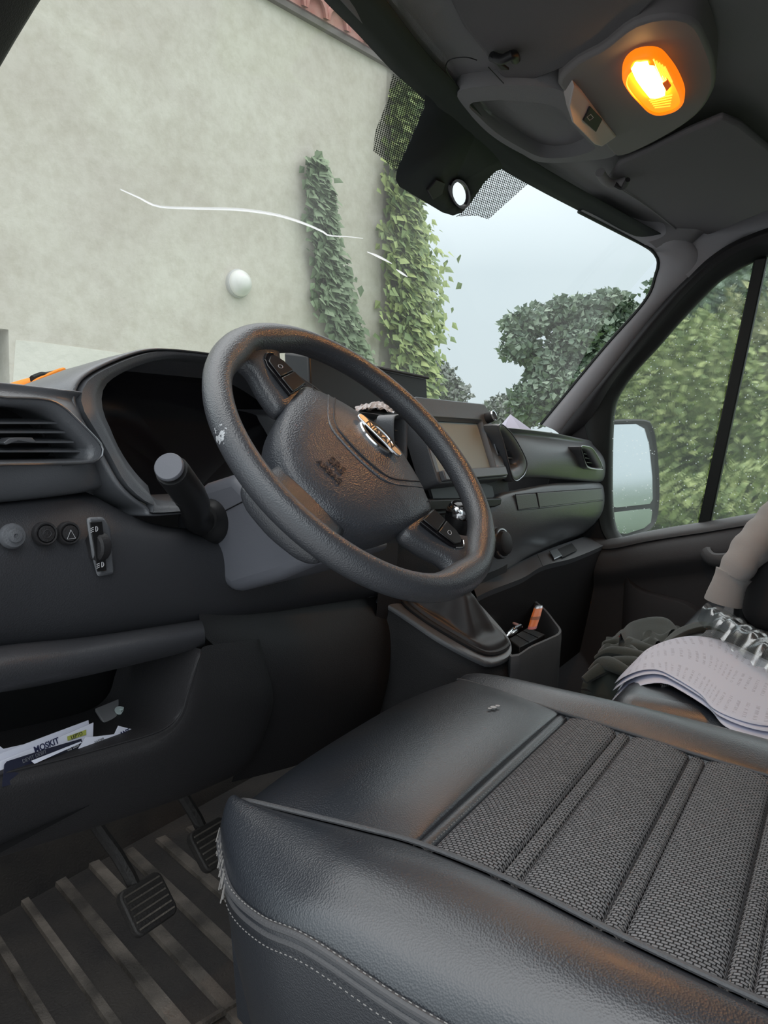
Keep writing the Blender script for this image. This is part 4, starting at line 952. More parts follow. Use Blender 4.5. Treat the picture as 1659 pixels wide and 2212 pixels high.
# airbag pad
ho = [(-.028, .081), (.0, .083), (.028, .081), (.05, .071), (.072, .058), (.092, .040), (.101, .030), (.102, .018), (.097, -.012), (.090, -.036), (.080, -.062), (.066, -.084), (.048, -.100), (.028, -.112), (0, -.115)]
ho = ho + [(-x, y) for x, y in ho[::-1] if x > 0][:-1]
hl_ = [(-x, y) for x, y in ho[3:15]][::-1]
ho = [(.0, .083), (.028, .081), (.05, .071), (.072, .058), (.092, .040), (.101, .030), (.102, .018), (.097, -.012), (.090, -.036), (.080, -.062), (.066, -.084), (.048, -.100), (.028, -.112), (0, -.115)]
ho = ho + [(-x, y) for x, y in ho[::-1][1:-1]]
HO = cr([Vector((x, y, 0)) for x, y in ho], 96, True)
hc_ = Vector((0, -.012, 0))
def hl(k, z): return [hc_ + (p - hc_) * k + Vector((0, 0, z - (p.y < -.02) * 0.010 * ((-.02 - p.y) / .09) * k)) for p in HO]
wadd('airbag_cover', grid([hl(.90, -.055), hl(.97, -.040), hl(1.0, -.018), hl(.995, -.008), hl(.97, -.003), hl(.90, .001), hl(.75, .005), hl(.55, .008), hl(.3, .010), hl(.02, .0105)], True, True), M_pad)
def hz_(x, y):
    p = Vector((x, y, 0)); q = p - hc_
    # radial fraction against the outline
    a = math.atan2(q.y, q.x); best = min(HO, key=lambda h: abs((math.atan2((h - hc_).y, (h - hc_).x) - a + math.pi) % (2 * math.pi) - math.pi))
    k = q.length / (best - hc_).length
    T = [(0, .0105), (.3, .010), (.55, .008), (.75, .005), (.9, .001), (.97, -.003), (1.0, -.012)]
    z = -.012
    for (a0, z0), (a1, z1) in zip(T, T[1:]):
        if k <= a1: z = z0 + (z1 - z0) * (k - a0) / (a1 - a0); break
    return z - (y < -.02) * .010 * ((-.02 - y) / .09)
def seam(px, r, m, name, n=50, dz=0.0):
    pts = cr([Vector((x, y, 0)) for x, y in px], n)
    return wadd(name, tube([Vector((p.x, p.y, hz_(p.x, p.y) + dz)) for p in pts], r, 6), m, cover)
cover = [o for o in COL.objects if o.name == 'airbag_cover'][0]
seam([(-.071, .059), (-.066, .040), (-.058, .018), (-.045, -.006), (-.030, -.017), (0, -.021), (.030, -.017), (.045, -.006), (.058, .018), (.066, .040), (.071, .059)], .0011, M_emb, 'cover_seam')
seam([(-.078, .054), (-.073, .036), (-.064, .014), (-.049, -.013), (-.032, -.025), (0, -.029), (.032, -.025), (.049, -.013), (.064, .014), (.073, .036), (.078, .054)], .0016, M_pad, 'cover_ridge', dz=-.0006)
seam([(-.088, -.036), (-.079, -.060), (-.064, -.081), (-.046, -.096), (-.026, -.107), (0, -.110), (.026, -.107), (.046, -.096), (.064, -.081), (.079, -.060)], .0008, M_pad, 'cover_stitch', dz=-.001)
def wtext(name, s, size, x, y, m, dz=.0011, p=None, bold=True):
    zc = hz_(x, y) + dz
    n_ = Vector((hz_(x - .01, y) - hz_(x + .01, y), hz_(x, y - .01) - hz_(x, y + .01), .02)).normalized()
    xa = Vector((1, 0, 0)); xa = (xa - n_ * xa.dot(n_)).normalized(); ya = n_.cross(xa)
    w2 = lambda v: WC + WX * v.x + WY * v.y + WZ * v.z
    d3 = lambda v: WX * v.x + WY * v.y + WZ * v.z
    return text(name, s, size, w2(Vector((x, y, zc))), d3(xa), d3(ya), m, p or cover, depth=.0003, bold=bold)
wtext('embossed_lettering', 'SRS', .014, -.006, -.064, M_emb); wtext('embossed_lettering', 'AIRBAG', .0095, -.006, -.078, M_emb)
for s_ in (-1, 1):
    wadd('horn_mark', tube([Vector((s_ * (.090 + .004 * q), .028 + .003 * (1 - q) * k, hz_(s_ * .088, .028) + .0008)) for q, k in ((0, 1), (0, -1), (1, -.3), (1, .3))], .0004, 4, closed=True), M_emb, cover)
# emblem: oval ring and bar
ez_ = .0118; EC = Vector((-.001, .034, 0))
em = wadd('emblem', grid([[EC + Vector((x * math.cos(a), y * math.sin(a), z)) for a in [2 * math.pi * q / 48 for q in range(48)]] for x, y, z in ((.0275, .0205, ez_ - .006), (.0275, .0205, ez_ + .0005), (.0262, .0192, ez_ + .002), (.0222, .0148, ez_ + .002), (.0212, .0138, ez_ + .0004), (.0212, .0138, ez_ - .004))], True), M_chrome, label='chrome oval emblem with a lettered bar')
wadd('emblem_back', lathe([(1, 0), (1, .001), (0, .001)], (0, 0, 0), (0, 0, 1), 40) if False else ([EC + Vector((.0236 * math.cos(a), .0164 * math.sin(a), ez_ - .0006)) for a in [2 * math.pi * q / 40 for q in range(40)]], [tuple(range(40))]), M_gloss, em, smooth=False)
wadd('emblem_bar', prism([EC + Vector((x, y, ez_ + .0005)) for x, y in ((-.033, -.0035), (-.0335, 0), (-.033, .0035), (-.029, .0058), (.029, .0058), (.033, .0035), (.0335, 0), (.033, -.0035), (.029, -.0058), (-.029, -.0058))], (0, 0, .0035)), M_bar, em, bevel=.0012)
w2 = lambda v: WC + WX * v.x + WY * v.y + WZ * v.z
text('emblem_lettering', 'NISSAN', .0125, w2(EC + Vector((0, 0, ez_ + .0044))), WX, WY, M_black, em, depth=.0002, bold=True)

# ------------------------------------------------------------------ gear lever and storage console
GO = V(1.1, .64, -.262); GN = Vector((0, -.533, 1)).normalized()
def Gp(u, v, h=0): return Wp(u, v, GO + GN * h, GN)
gcs = empty('gear_console', V(1.12, .55, -.76), 'dark console tower carrying the gear lever gaiter', 'console')
go = cr([Gp(u, v) for u, v in ((800, 1290), (840, 1312), (877, 1336), (955, 1388), (1037, 1431), (1063, 1437), (1092, 1428), (1106, 1412), (1098, 1380), (1053, 1326), (1014, 1284), (985, 1245), (900, 1225), (820, 1235))], 60, True)
gi = cr([Gp(u, v) for u, v in ((858, 1288), (866, 1298), (880, 1316), (930, 1352), (1020, 1405), (1050, 1416), (1075, 1412), (1092, 1400), (1088, 1386), (1036, 1334), (1000, 1290), (975, 1262), (910, 1255), (870, 1270))], 60, True)
gcc = sum(go, Vector()) / 60
base = [Vector((gcc.x + (p.x - gcc.x) * 1.05, gcc.y + (p.y - gcc.y) * 1.05, Z0 - .76)) for p in go]
midb = [Vector((gcc.x + (p.x - gcc.x) * 1.03, gcc.y + (p.y - gcc.y) * 1.03, p.z - .04)) for p in go]
child('console_body', loft([base, midb, [p - GN * .010 for p in go], [gcc + (p - gcc) * .985 for p in go], gi, [p - GN * .03 for p in gi]], 60, 3, closed=True, linear=True), M_dark, gcs)
child('console_top_frame', loft([[p - GN * .004 for p in go], [gcc + (p - gcc) * .98 + GN * .003 for p in go], [a.lerp(b, .6) + GN * .003 for a, b in zip(go, gi)], gi], 60, 3, closed=True), M_dash, gcs)
gl_ = empty('gear_lever', Gp(985, 1340), 'gear lever with leather gaiter and chrome ringed knob', 'gear lever')
child('gaiter_frame', tube([gcc + (p - gcc) * 1.0 + GN * .004 for p in gi], .005, 8, closed=True), M_dark, gl_)
kn = V(1.105, .538, -.141)      # knob base
kb_ = V(1.11, .535, -.245)
gx = sum(gi, Vector()) / 60
def gait(k, c, fold=0.0): return [c + (p - gx) * k * (1 + fold * math.sin(i * math.pi * 2 * 5 / 60)) for i, p in enumerate(gi)]
child('gaiter', loft([gait(.98, gx + GN * .002), gait(.90, gx + GN * .012, .03), gait(.74, gx.lerp(kb_, .22), .08), gait(.60, gx.lerp(kb_, .42), .10), gait(.46, gx.lerp(kb_, .62), .10), gait(.30, gx.lerp(kb_, .85), .06), gait(.20, kb_), gait(.16, kb_ + Vector((0, 0, .04)))], 60, 5, closed=True), principled('gaiter_leather', (.045, .042, .045), .45), gl_)
child('shaft', tube([kb_ - Vector((0, 0, .02)), kn + Vector((0, 0, .02))], .008, 10), M_black, gl_)
kax = Vector((-.1, -.28, .95)).normalized()
kno = child('knob', lathe([(.010, -.035), (.016, -.03), (.0215, -.012), (.023, .004), (.0225, .012)], kn, kax, 28), M_black, gl_)
child('knob_ring', lathe([(.0232, .008), (.0240, .011), (.0232, .018), (.0215, .023), (.0190, .026), (.0185, .0245)], kn, kax, 28), M_chrome, kno)
child('knob_cap', lathe([(.0186, .0245), (.0165, .028), (.010, .030), (0, .0305)], kn, kax, 28), M_gloss, kno)

bin_ = empty('storage_bin', V(1.30, .49, -.76), 'open dark storage bin beside the gear lever', 'storage bin')
bz = -.358
bo_ = cr([W(u, v, z=bz) for u, v in ((1104, 1420), (1150, 1398), (1195, 1378), (1210, 1370), (1213, 1360), (1200, 1342), (1175, 1312), (1143, 1292), (1100, 1308), (1054, 1326), (1080, 1370))], 60, True)
bc = sum(bo_, Vector()) / 60
def bk_(k, z): return [Vector((bc.x + (p.x - bc.x) * k, bc.y + (p.y - bc.y) * k, Z0 + z)) for p in bo_]
child('bin_shell', loft([bk_(.92, -.76), bk_(.97, -.5), bk_(1.0, bz - .012), bk_(.99, bz), bk_(.93, bz), bk_(.91, bz - .006), bk_(.85, bz - .07)], 60, 3, closed=True, linear=True), M_dash, bin_)
child('bin_floor', (bk_(.86, bz - .068), [tuple(range(60))]), M_black, bin_, smooth=False)
bzf = bz - .035
cb_ = empty('plastic_box', W(1130, 1385, z=bzf), 'flat black plastic box with grooves lying in the storage bin', 'box')
q4 = [W(1098, 1380, z=bzf + .012), W(1140, 1355, z=bzf + .012), W(1178, 1370, z=bzf + .012), W(1122, 1398, z=bzf + .012)]
child('case', prism([p - Vector((0, 0, .048)) for p in q4], (0, 0, .048)), M_dark, cb_, bevel=.002)
for t in (.35, .7): child('groove', tube([q4[0].lerp(q4[1], t) + Vector((0, 0, .0005)), q4[3].lerp(q4[2], t) + Vector((0, 0, .0005))], .0007, 4), M_black, cb_)
M_org = principled('orange_plastic', (.85, .22, .04), .4)
lt_ = empty('orange_lighter', W(1158, 1345, z=bzf), 'orange plastic lighter propped upright in the storage bin', 'lighter')
la, lb_ = W(1151, 1352, y=.475), W(1163, 1313, y=.485)
lx = Vector((.9, -.3, 0)).normalized()
def lsec(c, w, t): return [c + lx * (w * math.cos(a)) + Vector((.3, .9, 0)).normalized() * (t * math.sin(a)) for a in [2 * math.pi * k / 14 for k in range(14)]]
child('body', grid([lsec(la, .0105, .006), lsec(la.lerp(lb_, .5), .0115, .0065), lsec(lb_, .011, .006)], True, True), M_org, lt_)
child('print', grid([lsec(la.lerp(lb_, .38), .0117, .0067), lsec(la.lerp(lb_, .55), .0117, .0067)], True), principled('brown_print', (.35, .10, .03), .5), lt_)
child('metal_hood', grid([lsec(lb_, .010, .0055), lsec(lb_ + (lb_ - la) * .12, .009, .005)], True, True), M_satin, lt_)
child('base_cap', grid([lsec(la - (lb_ - la) * .14, .0105, .006), lsec(la, .0108, .0062)], True, True), principled('lighter_base', (.55, .16, .16), .5), lt_)
ky = empty('bunch_of_keys', W(1105, 1375, z=bzf), 'small bunch of silver keys lying on the black box', 'keys')
for (a, b, r) in (((1086, 1383), (1108, 1358), .0035), ((1090, 1378), (1116, 1362), .003), ((1100, 1366), (1124, 1352), .004)):
    A, B = W(*a, z=bzf + .016), W(*b, z=bzf + .018)
    child('key_blade', tube([A, A.lerp(B, .45), A.lerp(B, .5), B], [r * .6, r * .6, r * 1.3, r], 8), M_chrome, ky)
child('key_head', lathe([(.010, -.0015), (.011, 0), (.010, .0015)], W(1118, 1350, z=bzf + .018), (.2, -.3, 1), 18), principled('pink_tag', (.5, .3, .3), .6), ky)

# ------------------------------------------------------------------ driver seat
seat = empty('driver_seat', V(.70, .2, -.76), 'black leatherette driver seat with ribbed woven centre panels', 'seat')
NS = [(.505, .458, -.347), (.503, .445, -.342), (.508, .40, -.340), (.52, .33, -.340), (.526, .28, -.340), (.521, .2, -.340), (.505, .118, -.340), (.492, .035, -.340), (.485, -.03, -.340), (.48, -.10, -.340)]
NP = [(.493, .466, -.372), (.482, .460, -.381), (.452, .419, -.393), (.430, .365, -.387), (.422, .3125, -.379), (.418, .23, -.388), (.417, .15, -.393), (.417, .05, -.397), (.418, -.03, -.40), (.42, -.10, -.40)]
FS = [(.936, .447, -.345), (.930, .43, -.342), (.915, .38, -.340), (.90, .33, -.340), (.888, .28, -.340), (.874, .2, -.340), (.855, .118, -.340), (.842, .035, -.340), (.835, -.03, -.340), (.83, -.10, -.340)]
def R3(L): return [V(*p) for p in L]
ns, np_, fs_ = R3(NS), R3(NP), R3(FS)
def between(a, b, t, up, out=0): return [p.lerp(q, t) + Vector((-out, 0, up)) for p, q in zip(a, b)]
child('near_bolster', loft([[p + Vector((.004, 0, -.006)) for p in ns], between(ns, np_, .06, .003), between(ns, np_, .3, .016), between(ns, np_, .55, .021, .004), between(ns, np_, .8, .014, .006), np_], 70, 7), M_seat, seat)
sk1 = [p + Vector((.0, 0, -.012)) for p in np_]; sk2 = [p + Vector((.012, -.008, -.10)) for p in np_]; sk3 = [p + Vector((.04, -.03, -.26)) for p in np_]
child('side_skirt', loft([np_, sk1, sk2, sk3], 60, 5), M_seat, seat)
pip = cr(np_, 80)
child('piping', tube([p + Vector((-.001, 0, .003)) for p in pip], .0032, 8), M_piping, seat)
child('piping', tube([p + Vector((.000, 0, -.007)) for p in pip], .0026, 8), M_piping, seat)
def stitches(name, pts, n, ln, r, parent, off=Vector((0, 0, 0))):
    P = cr(pts, n * 2 + 1); vfs = []
    for i in range(n):
        a = P[2 * i]; b = a.lerp(P[2 * i + 1], ln)
        vfs.append(tube([a + off, b + off], r, 4))
    return child(name, join(*vfs), M_thread, parent, kind='stuff')
stitches('stitching', [p + Vector((-.0035, 0, .009)) for p in np_], 110, .9, .0005, seat); stitches('stitching', [p + Vector((-.002, 0, -.016)) for p in np_], 110, .9, .0005, seat)
# seam where bolster and top meet
child('bolster_seam', tube([p + Vector((0, 0, .0015)) for p in cr(ns, 80)], .0024, 8), M_piping, seat)
fo = R3([(.985, .43, -.385), (.99, .41, -.378), (.99, .38, -.370), (.985, .33, -.365), (.982, .28, -.362), (.985, .2, -.362), (.99, .118, -.365), (.99, .035, -.37), (.99, -.03, -.375), (.99, -.10, -.38)])
child('far_bolster', loft([[p + Vector((-.004, 0, -.006)) for p in fs_], between(fs_, fo, .06, .004), between(fs_, fo, .35, .020), between(fs_, fo, .6, .024), between(fs_, fo, .85, .014), fo, [p + Vector((.004, 0, -.05)) for p in fo], [p + Vector((-.02, 0, -.2)) for p in fo]], 60, 6), M_seat, seat)
child('bolster_seam', tube([p + Vector((0, 0, .001)) for p in cr(fs_, 80)], .0022, 8), M_piping, seat)
# front leather panel
def xn(y): 
    T = sorted(NS, key=lambda p: p[1])
    for a, b in zip(T, T[1:]):
        if y <= b[1]: return a[0] + (b[0] - a[0]) * (y - a[1]) / (b[1] - a[1])
    return T[-1][0]
def xf(y):
    T = sorted(FS, key=lambda p: p[1])
    for a, b in zip(T, T[1:]):
        if y <= b[1]: return a[0] + (b[0] - a[0]) * (y - a[1]) / (b[1] - a[1])
    return T[-1][0]
def cross(y, z, puff, n=11, ye=None):
    return [V(xn(y) + (xf(y) - xn(y)) * k / (n - 1), y, z + puff * math.sin(math.pi * k / (n - 1)) ** .6) for k in range(n)]
fe = R3([(.505, .458, -.352), (.6, .468, -.350), (.693, .4735, -.350), (.81, .475, -.350), (.88, .464, -.348), (.936, .447, -.346)])
fd1 = [p + Vector((0, .012, -.02)) for p in fe]; fd2 = [p + Vector((0, .012, -.06)) for p in fe]; fd3 = [p + Vector((0, -.02, -.22)) for p in fe]
child('front_panel', loft([cross(.284, -.343, .001), cross(.29, -.339, .004), cross(.33, -.337, .010), cross(.38, -.337, .012), cross(.43, -.340, .009), fe, fd1, fd2, fd3], 40, 6), M_seat, seat)
ff = R3([(.492, .468, -.372), (.505, .462, -.352)])
child('front_corner', loft([[np_[0], np_[0] + Vector((.008, .006, -.03)), np_[0] + Vector((.02, 0, -.2))], [fe[0] + Vector((0, .004, 0)), fd1[0], fd3[0]]], 12, 4), M_seat, seat)
ysm = [.280, .2016, .118, .035, -.05]
for a, b in zip(ysm, ysm[1:]):
    ya, yb2 = a - .008, b + .008
    child('woven_panel', loft([cross(ya, -.347, .0), cross(ya - .006, -.341, .002), cross((ya + yb2) / 2, -.338, .002), cross(yb2 + .006, -.341, .002), cross(yb2, -.347, .0)], 30, 5), M_weave, seat)
for y in ysm[:-1]:
    st_ = child('seam_strip', loft([cross(y + .009, -.348, 0), cross(y + .006, -.343, 0), cross(y, -.341, 0), cross(y - .006, -.343, 0), cross(y - .009, -.348, 0)], 24, 3), M_weave if y != .280 else M_seat, seat)
    for dy in (.0055, -.0055):
        stitches('stitching', cross(y + dy, -.3424, 0), 75, .85, .00045, st_)
child('cushion_base', box(V(.70, .15, -.56), (.44, .55, .32)), M_black, seat, bevel=.02)
bk1 = [[V(x, y, z) for x in (.47, .50, .6, .7, .8, .86, .89)] for y, z in ((-.12, -.34), (-.14, -.2), (-.20, .05), (-.25, .30))]
child('backrest', loft(bk1, 20, 5), M_seat, seat, solid=.10, soff=-1)
# worn marks on the leather
for (u, v, r) in ((1066, 1527, .004), (1075, 1524, .003), (1058, 1530, .0025)):
    c = W(u, v, z=-.3255)
    child('scuff', lathe([(r, 0), (r * .7, .0002), (0, .00025)], c, (0, 0, 1), 7), principled('scuff_white', (.6, .62, .64), .7), seat)
fr_ = [np_[1], np_[2]]
child('frayed_edge', join(*[tube([np_[0].lerp(np_[2], t) + Vector((-.004, .002, random.uniform(-.004, .006))), np_[0].lerp(np_[2], t + .12) + Vector((-.006 - random.random() * .004, .003, random.uniform(-.012, .002)))], .0006, 4) for t in [k / 16 for k in range(15)]]), M_thread, seat, kind='stuff')

# ------------------------------------------------------------------ pedals
def pedal(name, u, v, x, lab):
    c = W(u, v, x=x); o = empty(name, Vector((c.x, c.y, Z0 - .76)), lab, 'pedal')
    nrm = Vector((0, -.75, .66)).normalized(); upv = Vector((0, .66, .75)); xx = Vector((1, 0, 0))
    pd = child('pad', prism(onto(rrect(.062, .056, .010), c, xx, upv), nrm * .012), M_mat, o, bevel=.002)
    for k in range(6):
        q = c + upv * (-.020 + .008 * k) + nrm * .013
        child('pad_rib', tube([q - xx * .026, q + xx * .026], .0014, 4), M_rib, pd)
    child('arm', tube(cr([c + Vector((0, .01, .01)), c + Vector((-.008, .03, .05)), c + Vector((-.012, .10, .11)), c + Vector((-.012, .20, .25))], 12), .008, 8), M_mat, o)
    return o
pedal('clutch_pedal', 312, 1957, .585, 'worn ribbed clutch pedal hanging over the floor mat')
pedal('brake_pedal', 455, 1828, .70, 'ribbed brake pedal half hidden behind the seat corner')

# ------------------------------------------------------------------ passenger bench and what lies on it
bench = empty('passenger_bench', V(1.55, 0, -.76), 'grey black leatherette passenger bench with textured top', 'seat')
def rbox(x0, x1, y0, y1, z0, z1): return box(V((x0 + x1) / 2, (y0 + y1) / 2, (z0 + z1) / 2), (x1 - x0, y1 - y0, z1 - z0))
child('bench_cushion', rbox(1.075, 1.95, -.38, .285, -.52, -.372), M_seat, bench, bevel=.042, bseg=6)
ins = [W(1373, 1483, z=-.368), W(1395, 1478, z=-.367), W(1440, 1480, z=-.367), W(1510, 1497, z=-.367), W(1600, 1530, z=-.367), W(1700, 1575, z=-.367)]
ins = [p + Vector((.03, -.03, 0)) for p in ins]
insf = [Vector((1.90, p.y, p.z)) for p in ins]
child('textured_insert', prism(ins + insf[::-1], (0, 0, -.006)), M_weave, bench, bevel=.002)
stitches('stitching', [p + Vector((-.002, 0, .001)) for p in ins], 60, .8, .0005, bench)
fy = [W(1355, 1503, z=-.40), W(1358, 1488, z=-.392), W(1368, 1468, z=-.382), W(1374, 1458, z=-.376)]
child('frayed_seam', join(tube(cr(fy, 16), .0011, 5), tube(cr([p + Vector((.006, .0, .0)) for p in fy], 16), .0009, 5)), M_thread, bench, kind='stuff')
child('bench_plinth', rbox(1.12, 1.90, -.36, .22, -.76, -.50), M_black, bench, bevel=.02)
child('bench_backrest', rbox(1.08, 1.95, -.52, -.38, -.45, .25), M_seat, bench, bevel=.05, bseg=5)

def papermat():
    m = principled('printed_paper', (.80, .80, .88), .75); b = m.node_tree.nodes['Principled BSDF']
    t = N(m, 'UVMap'); mp = N(m, 'Mapping'); mp.inputs['Scale'].default_value = (26, 95, 1); LK(m, t.outputs[0], mp.inputs[0])
    sp = N(m, 'SeparateXYZ'); LK(m, mp.outputs[0], sp.inputs[0])
    fr = N(m, 'Math', operation='FRACT'); LK(m, sp.outputs['X'], fr.inputs[0])
    ln = N(m, 'Math', operation='LESS_THAN'); ln.inputs[1].default_value = .38; LK(m, fr.outputs[0], ln.inputs[0])
    n1 = N(m, 'TexNoise', Scale=1.0, Detail=2.0); LK(m, mp.outputs[0], n1.inputs['Vector'])
    g1_ = N(m, 'Math', operation='GREATER_THAN'); g1_.inputs[1].default_value = .50; LK(m, n1.outputs['Fac'], g1_.inputs[0])
    su = N(m, 'SeparateXYZ'); LK(m, t.outputs[0], su.inputs[0])
    pz = N(m, 'Math', operation='PINGPONG'); pz.inputs[1].default_value = .12; LK(m, su.outputs['Y'], pz.inputs[0])
    g2_ = N(m, 'Math', operation='GREATER_THAN'); g2_.inputs[1].default_value = .05; LK(m, pz.outputs[0], g2_.inputs[0])
    mu = N(m, 'Math', operation='MULTIPLY'); LK(m, ln.outputs[0], mu.inputs[0]); LK(m, g1_.outputs[0], mu.inputs[1])
    m2 = N(m, 'Math', operation='MULTIPLY'); LK(m, mu.outputs[0], m2.inputs[0]); LK(m, g2_.outputs[0], m2.inputs[1])
    m3 = N(m, 'Math', operation='MULTIPLY'); m3.inputs[1].default_value = .4; LK(m, m2.outputs[0], m3.inputs[0])
    mx = N(m, 'MixRGB'); mx.inputs[1].default_value = (.76, .78, .90, 1); mx.inputs[2].default_value = (.35, .34, .42, 1); LK(m, m3.outputs[0], mx.inputs[0]); LK(m, mx.outputs[0], b.inputs['Base Color'])
    return m
M_print = papermat()
pn = [(1328, 1476, -.388), (1350, 1461, -.372), (1385, 1448, -.358), (1420, 1447, -.353), (1450, 1460, -.352), (1510, 1497, -.353), (1545, 1533, -.354), (1625, 1563, -.356), (1720, 1572, -.356)]
pf = [(1345, 1455, -.385), (1372, 1427, -.366), (1402, 1400, -.354), (1450, 1381, -.351), (1500, 1374, -.351), (1560, 1384, -.351), (1620, 1412, -.351), (1680, 1440, -.351), (1750, 1470, -.351)]
for k in range(4):
    o_ = Vector((.010 * k * (-1) ** k, -.006 * k, -.0032 * k))
    A = [W(u, v, z=z) + o_ for u, v, z in pn]; B = [W(u, v, z=z) + o_ * .6 for u, v, z in pf]
    A[0].z -= .006 * k; A[0].y += .006 * k
    mid_ = [a.lerp(b, .5) + Vector((0, 0, .0015)) for a, b in zip(A, B)]
    vf = loft([A, mid_, B], 40, 8)
    o = add('printed_sheet', vf, M_print if k == 0 else M_white, None, solid=.0006, label=['top printed sheet of the white paper stack on the bench', 'second white sheet of the paper stack on the bench', 'third white sheet of the paper stack on the bench', 'bottom white sheet of the paper stack on the bench'][k])
    tag(o, cat='paper', group='papers on the passenger bench')
    uv = o.data.uv_layers.new(name='UVMap')
    for l in o.data.loops:
        vi = l.vertex_index; uv.data[l.index].uv = ((vi % 40) / 39, (vi // 40) / 16 * .7)
# clear plastic bag
M_bag = bpy.data.materials.new('clear_film'); M_bag.use_nodes = True; M_bag.node_tree.nodes.clear()
_o = N(M_bag, 'OutputMaterial'); _t = N(M_bag, 'BsdfTransparent'); _t.inputs[0].default_value = (.86, .9, .9, 1); _g = N(M_bag, 'BsdfGlossy'); _g.inputs['Roughness'].default_value = .22; _g.inputs['Color'].default_value = (1, 1, 1, 1)
_m = N(M_bag, 'MixShader'); _m.inputs[0].default_value = .26; LK(M_bag, _t.outputs[0], _m.inputs[1]); LK(M_bag, _g.outputs[0], _m.inputs[2]); LK(M_bag, _m.outputs[0], _o.inputs[0])
ra = [W(u, v, z=-.345) for u, v in ((1506, 1349), (1530, 1372), (1560, 1395), (1600, 1425), (1640, 1452), (1700, 1490))]
rb = [W(u, v, z=-.335) for u, v in ((1535, 1330), (1572, 1338), (1595, 1350), (1632, 1372), (1670, 1395), (1730, 1430))]
mids = [a.lerp(b, .5) + Vector((0, 0, .022)) for a, b in zip(ra, rb)]
vf = loft([ra, [a.lerp(m_, .6) + Vector((0, 0, .008)) for a, m_ in zip(ra, mids)], mids, [b.lerp(m_, .5) + Vector((0, 0, .006)) for b, m_ in zip(rb, mids)], rb], 60, 8)
rnd = random.Random(3)
def crease(v):
    return Vector((0, 0, .005 * abs(math.sin(v.x * 38 + v.y * 85)) + .0045 * abs(math.sin(v.x * 70 - v.y * 45 + 1)) + .002 * abs(math.sin(v.y * 110 + v.x * 90))))
vf = ([v + crease(v) for v in vf[0]], vf[1])
tag(add('plastic_bag', vf, M_bag, None, smooth=True, angle=25, label='crumpled clear plastic bag lying on the white papers'), cat='bag')
# jacket heap in front of the bench
M_green = grainy(principled('dark_green_cloth', (.05, .058, .05), .9, sheen=.3), 500, .5, 'noise')
def folds(px, z0, w, mat, name, parent):
    pts = cr([W(u, v, z=z) for u, v, z in px], 24)
    r_ = [w * (.55 + .45 * math.sin(math.pi * i / 23)) for i in range(24)]
    return child(name, tube(pts, r_, 12, flat=.7), mat, parent)
jk = empty('jacket', V(1.42, .40, -.76), 'dark green jacket heaped in front of the passenger bench', 'jacket')
jr = [[W(1255, 1490, z=-.47), W(1300, 1500, z=-.46), W(1360, 1510, z=-.46), W(1420, 1500, z=-.46)],
      [W(1262, 1465, z=-.45), W(1300, 1455, z=-.43), W(1350, 1460, z=-.42), W(1400, 1450, z=-.41)],
      [W(1285, 1425, z=-.43), W(1315, 1412, z=-.405), W(1350, 1410, z=-.40), W(1400, 1410, z=-.40)],
      [W(1300, 1398, z=-.43), W(1340, 1380, z=-.41), W(1380, 1372, z=-.40), W(1440, 1378, z=-.395)],
      [W(1310, 1385, z=-.45), W(1350, 1365, z=-.43), W(1400, 1352, z=-.42), W(1480, 1362, z=-.41)],
      [W(1305, 1390, z=-.60), W(1360, 1370, z=-.60), W(1420, 1360, z=-.60), W(1500, 1365, z=-.60)]]
vf = loft(jr, 40, 8)
vf = ([v + Vector((0, 0, .007 * math.sin(v.x * 95 + 30 * v.y) + .005 * math.sin(v.y * 140 - 40 * v.x))) for v in vf[0]], vf[1])
child('body', vf, M_green, jk)
jb = [Vector((p.x, p.y, Z0 - .76)) for p in jr[0]]
child('lower_folds', loft([jr[0], [(a + b) / 2 + Vector((-.02, 0, 0)) for a, b in zip(jr[0], jb)], jb], 20, 4), M_green, jk)
for px, w in (([(1262, 1470, -.44), (1310, 1440, -.415), (1360, 1432, -.405), (1410, 1440, -.40)], .018), ([(1290, 1422, -.42), (1320, 1408, -.40), (1370, 1415, -.395), (1430, 1430, -.40)], .016), ([(1275, 1450, -.43), (1300, 1430, -.41), (1330, 1440, -.405), (1370, 1460, -.41)], .014), ([(1305, 1392, -.42), (1345, 1388, -.41), (1385, 1400, -.40), (1430, 1410, -.40)], .018)):
    folds(px, 0, w, M_green, 'fold', jk)
cp = empty('cap', W(1400, 1385, z=-.40), 'dark cap with thin red edging lying on the jacket', 'cap')
ca_ = [W(u, v, z=-.385) for u, v in ((1338, 1375), (1360, 1350), (1400, 1338), (1435, 1338), (1455, 1352), (1470, 1378))]
cb2 = [W(u, v, z=-.402) for u, v in ((1352, 1395), (1375, 1385), (1400, 1380), (1425, 1380), (1445, 1388), (1462, 1398))]
child('peak', loft([cb2, [a.lerp(b, .5) + Vector((0, 0, .006)) for a, b in zip(ca_, cb2)], ca_, [p + Vector((0, 0, -.10)) for p in ca_]], 30, 5), M_green, cp)
child('red_edging', tube(cr(ca_, 40), .0012, 5), principled('red_edge', (.35, .05, .05), .6), cp)
child('crown', loft([[W(1440, 1395, z=-.38), W(1470, 1365, z=-.37), W(1520, 1352, z=-.37), W(1560, 1370, z=-.38)], [W(1440, 1402, z=-.376), W(1480, 1374, z=-.372), W(1530, 1364, z=-.372), W(1570, 1382, z=-.376)]], 20, 5), M_green, cp, solid=.02)
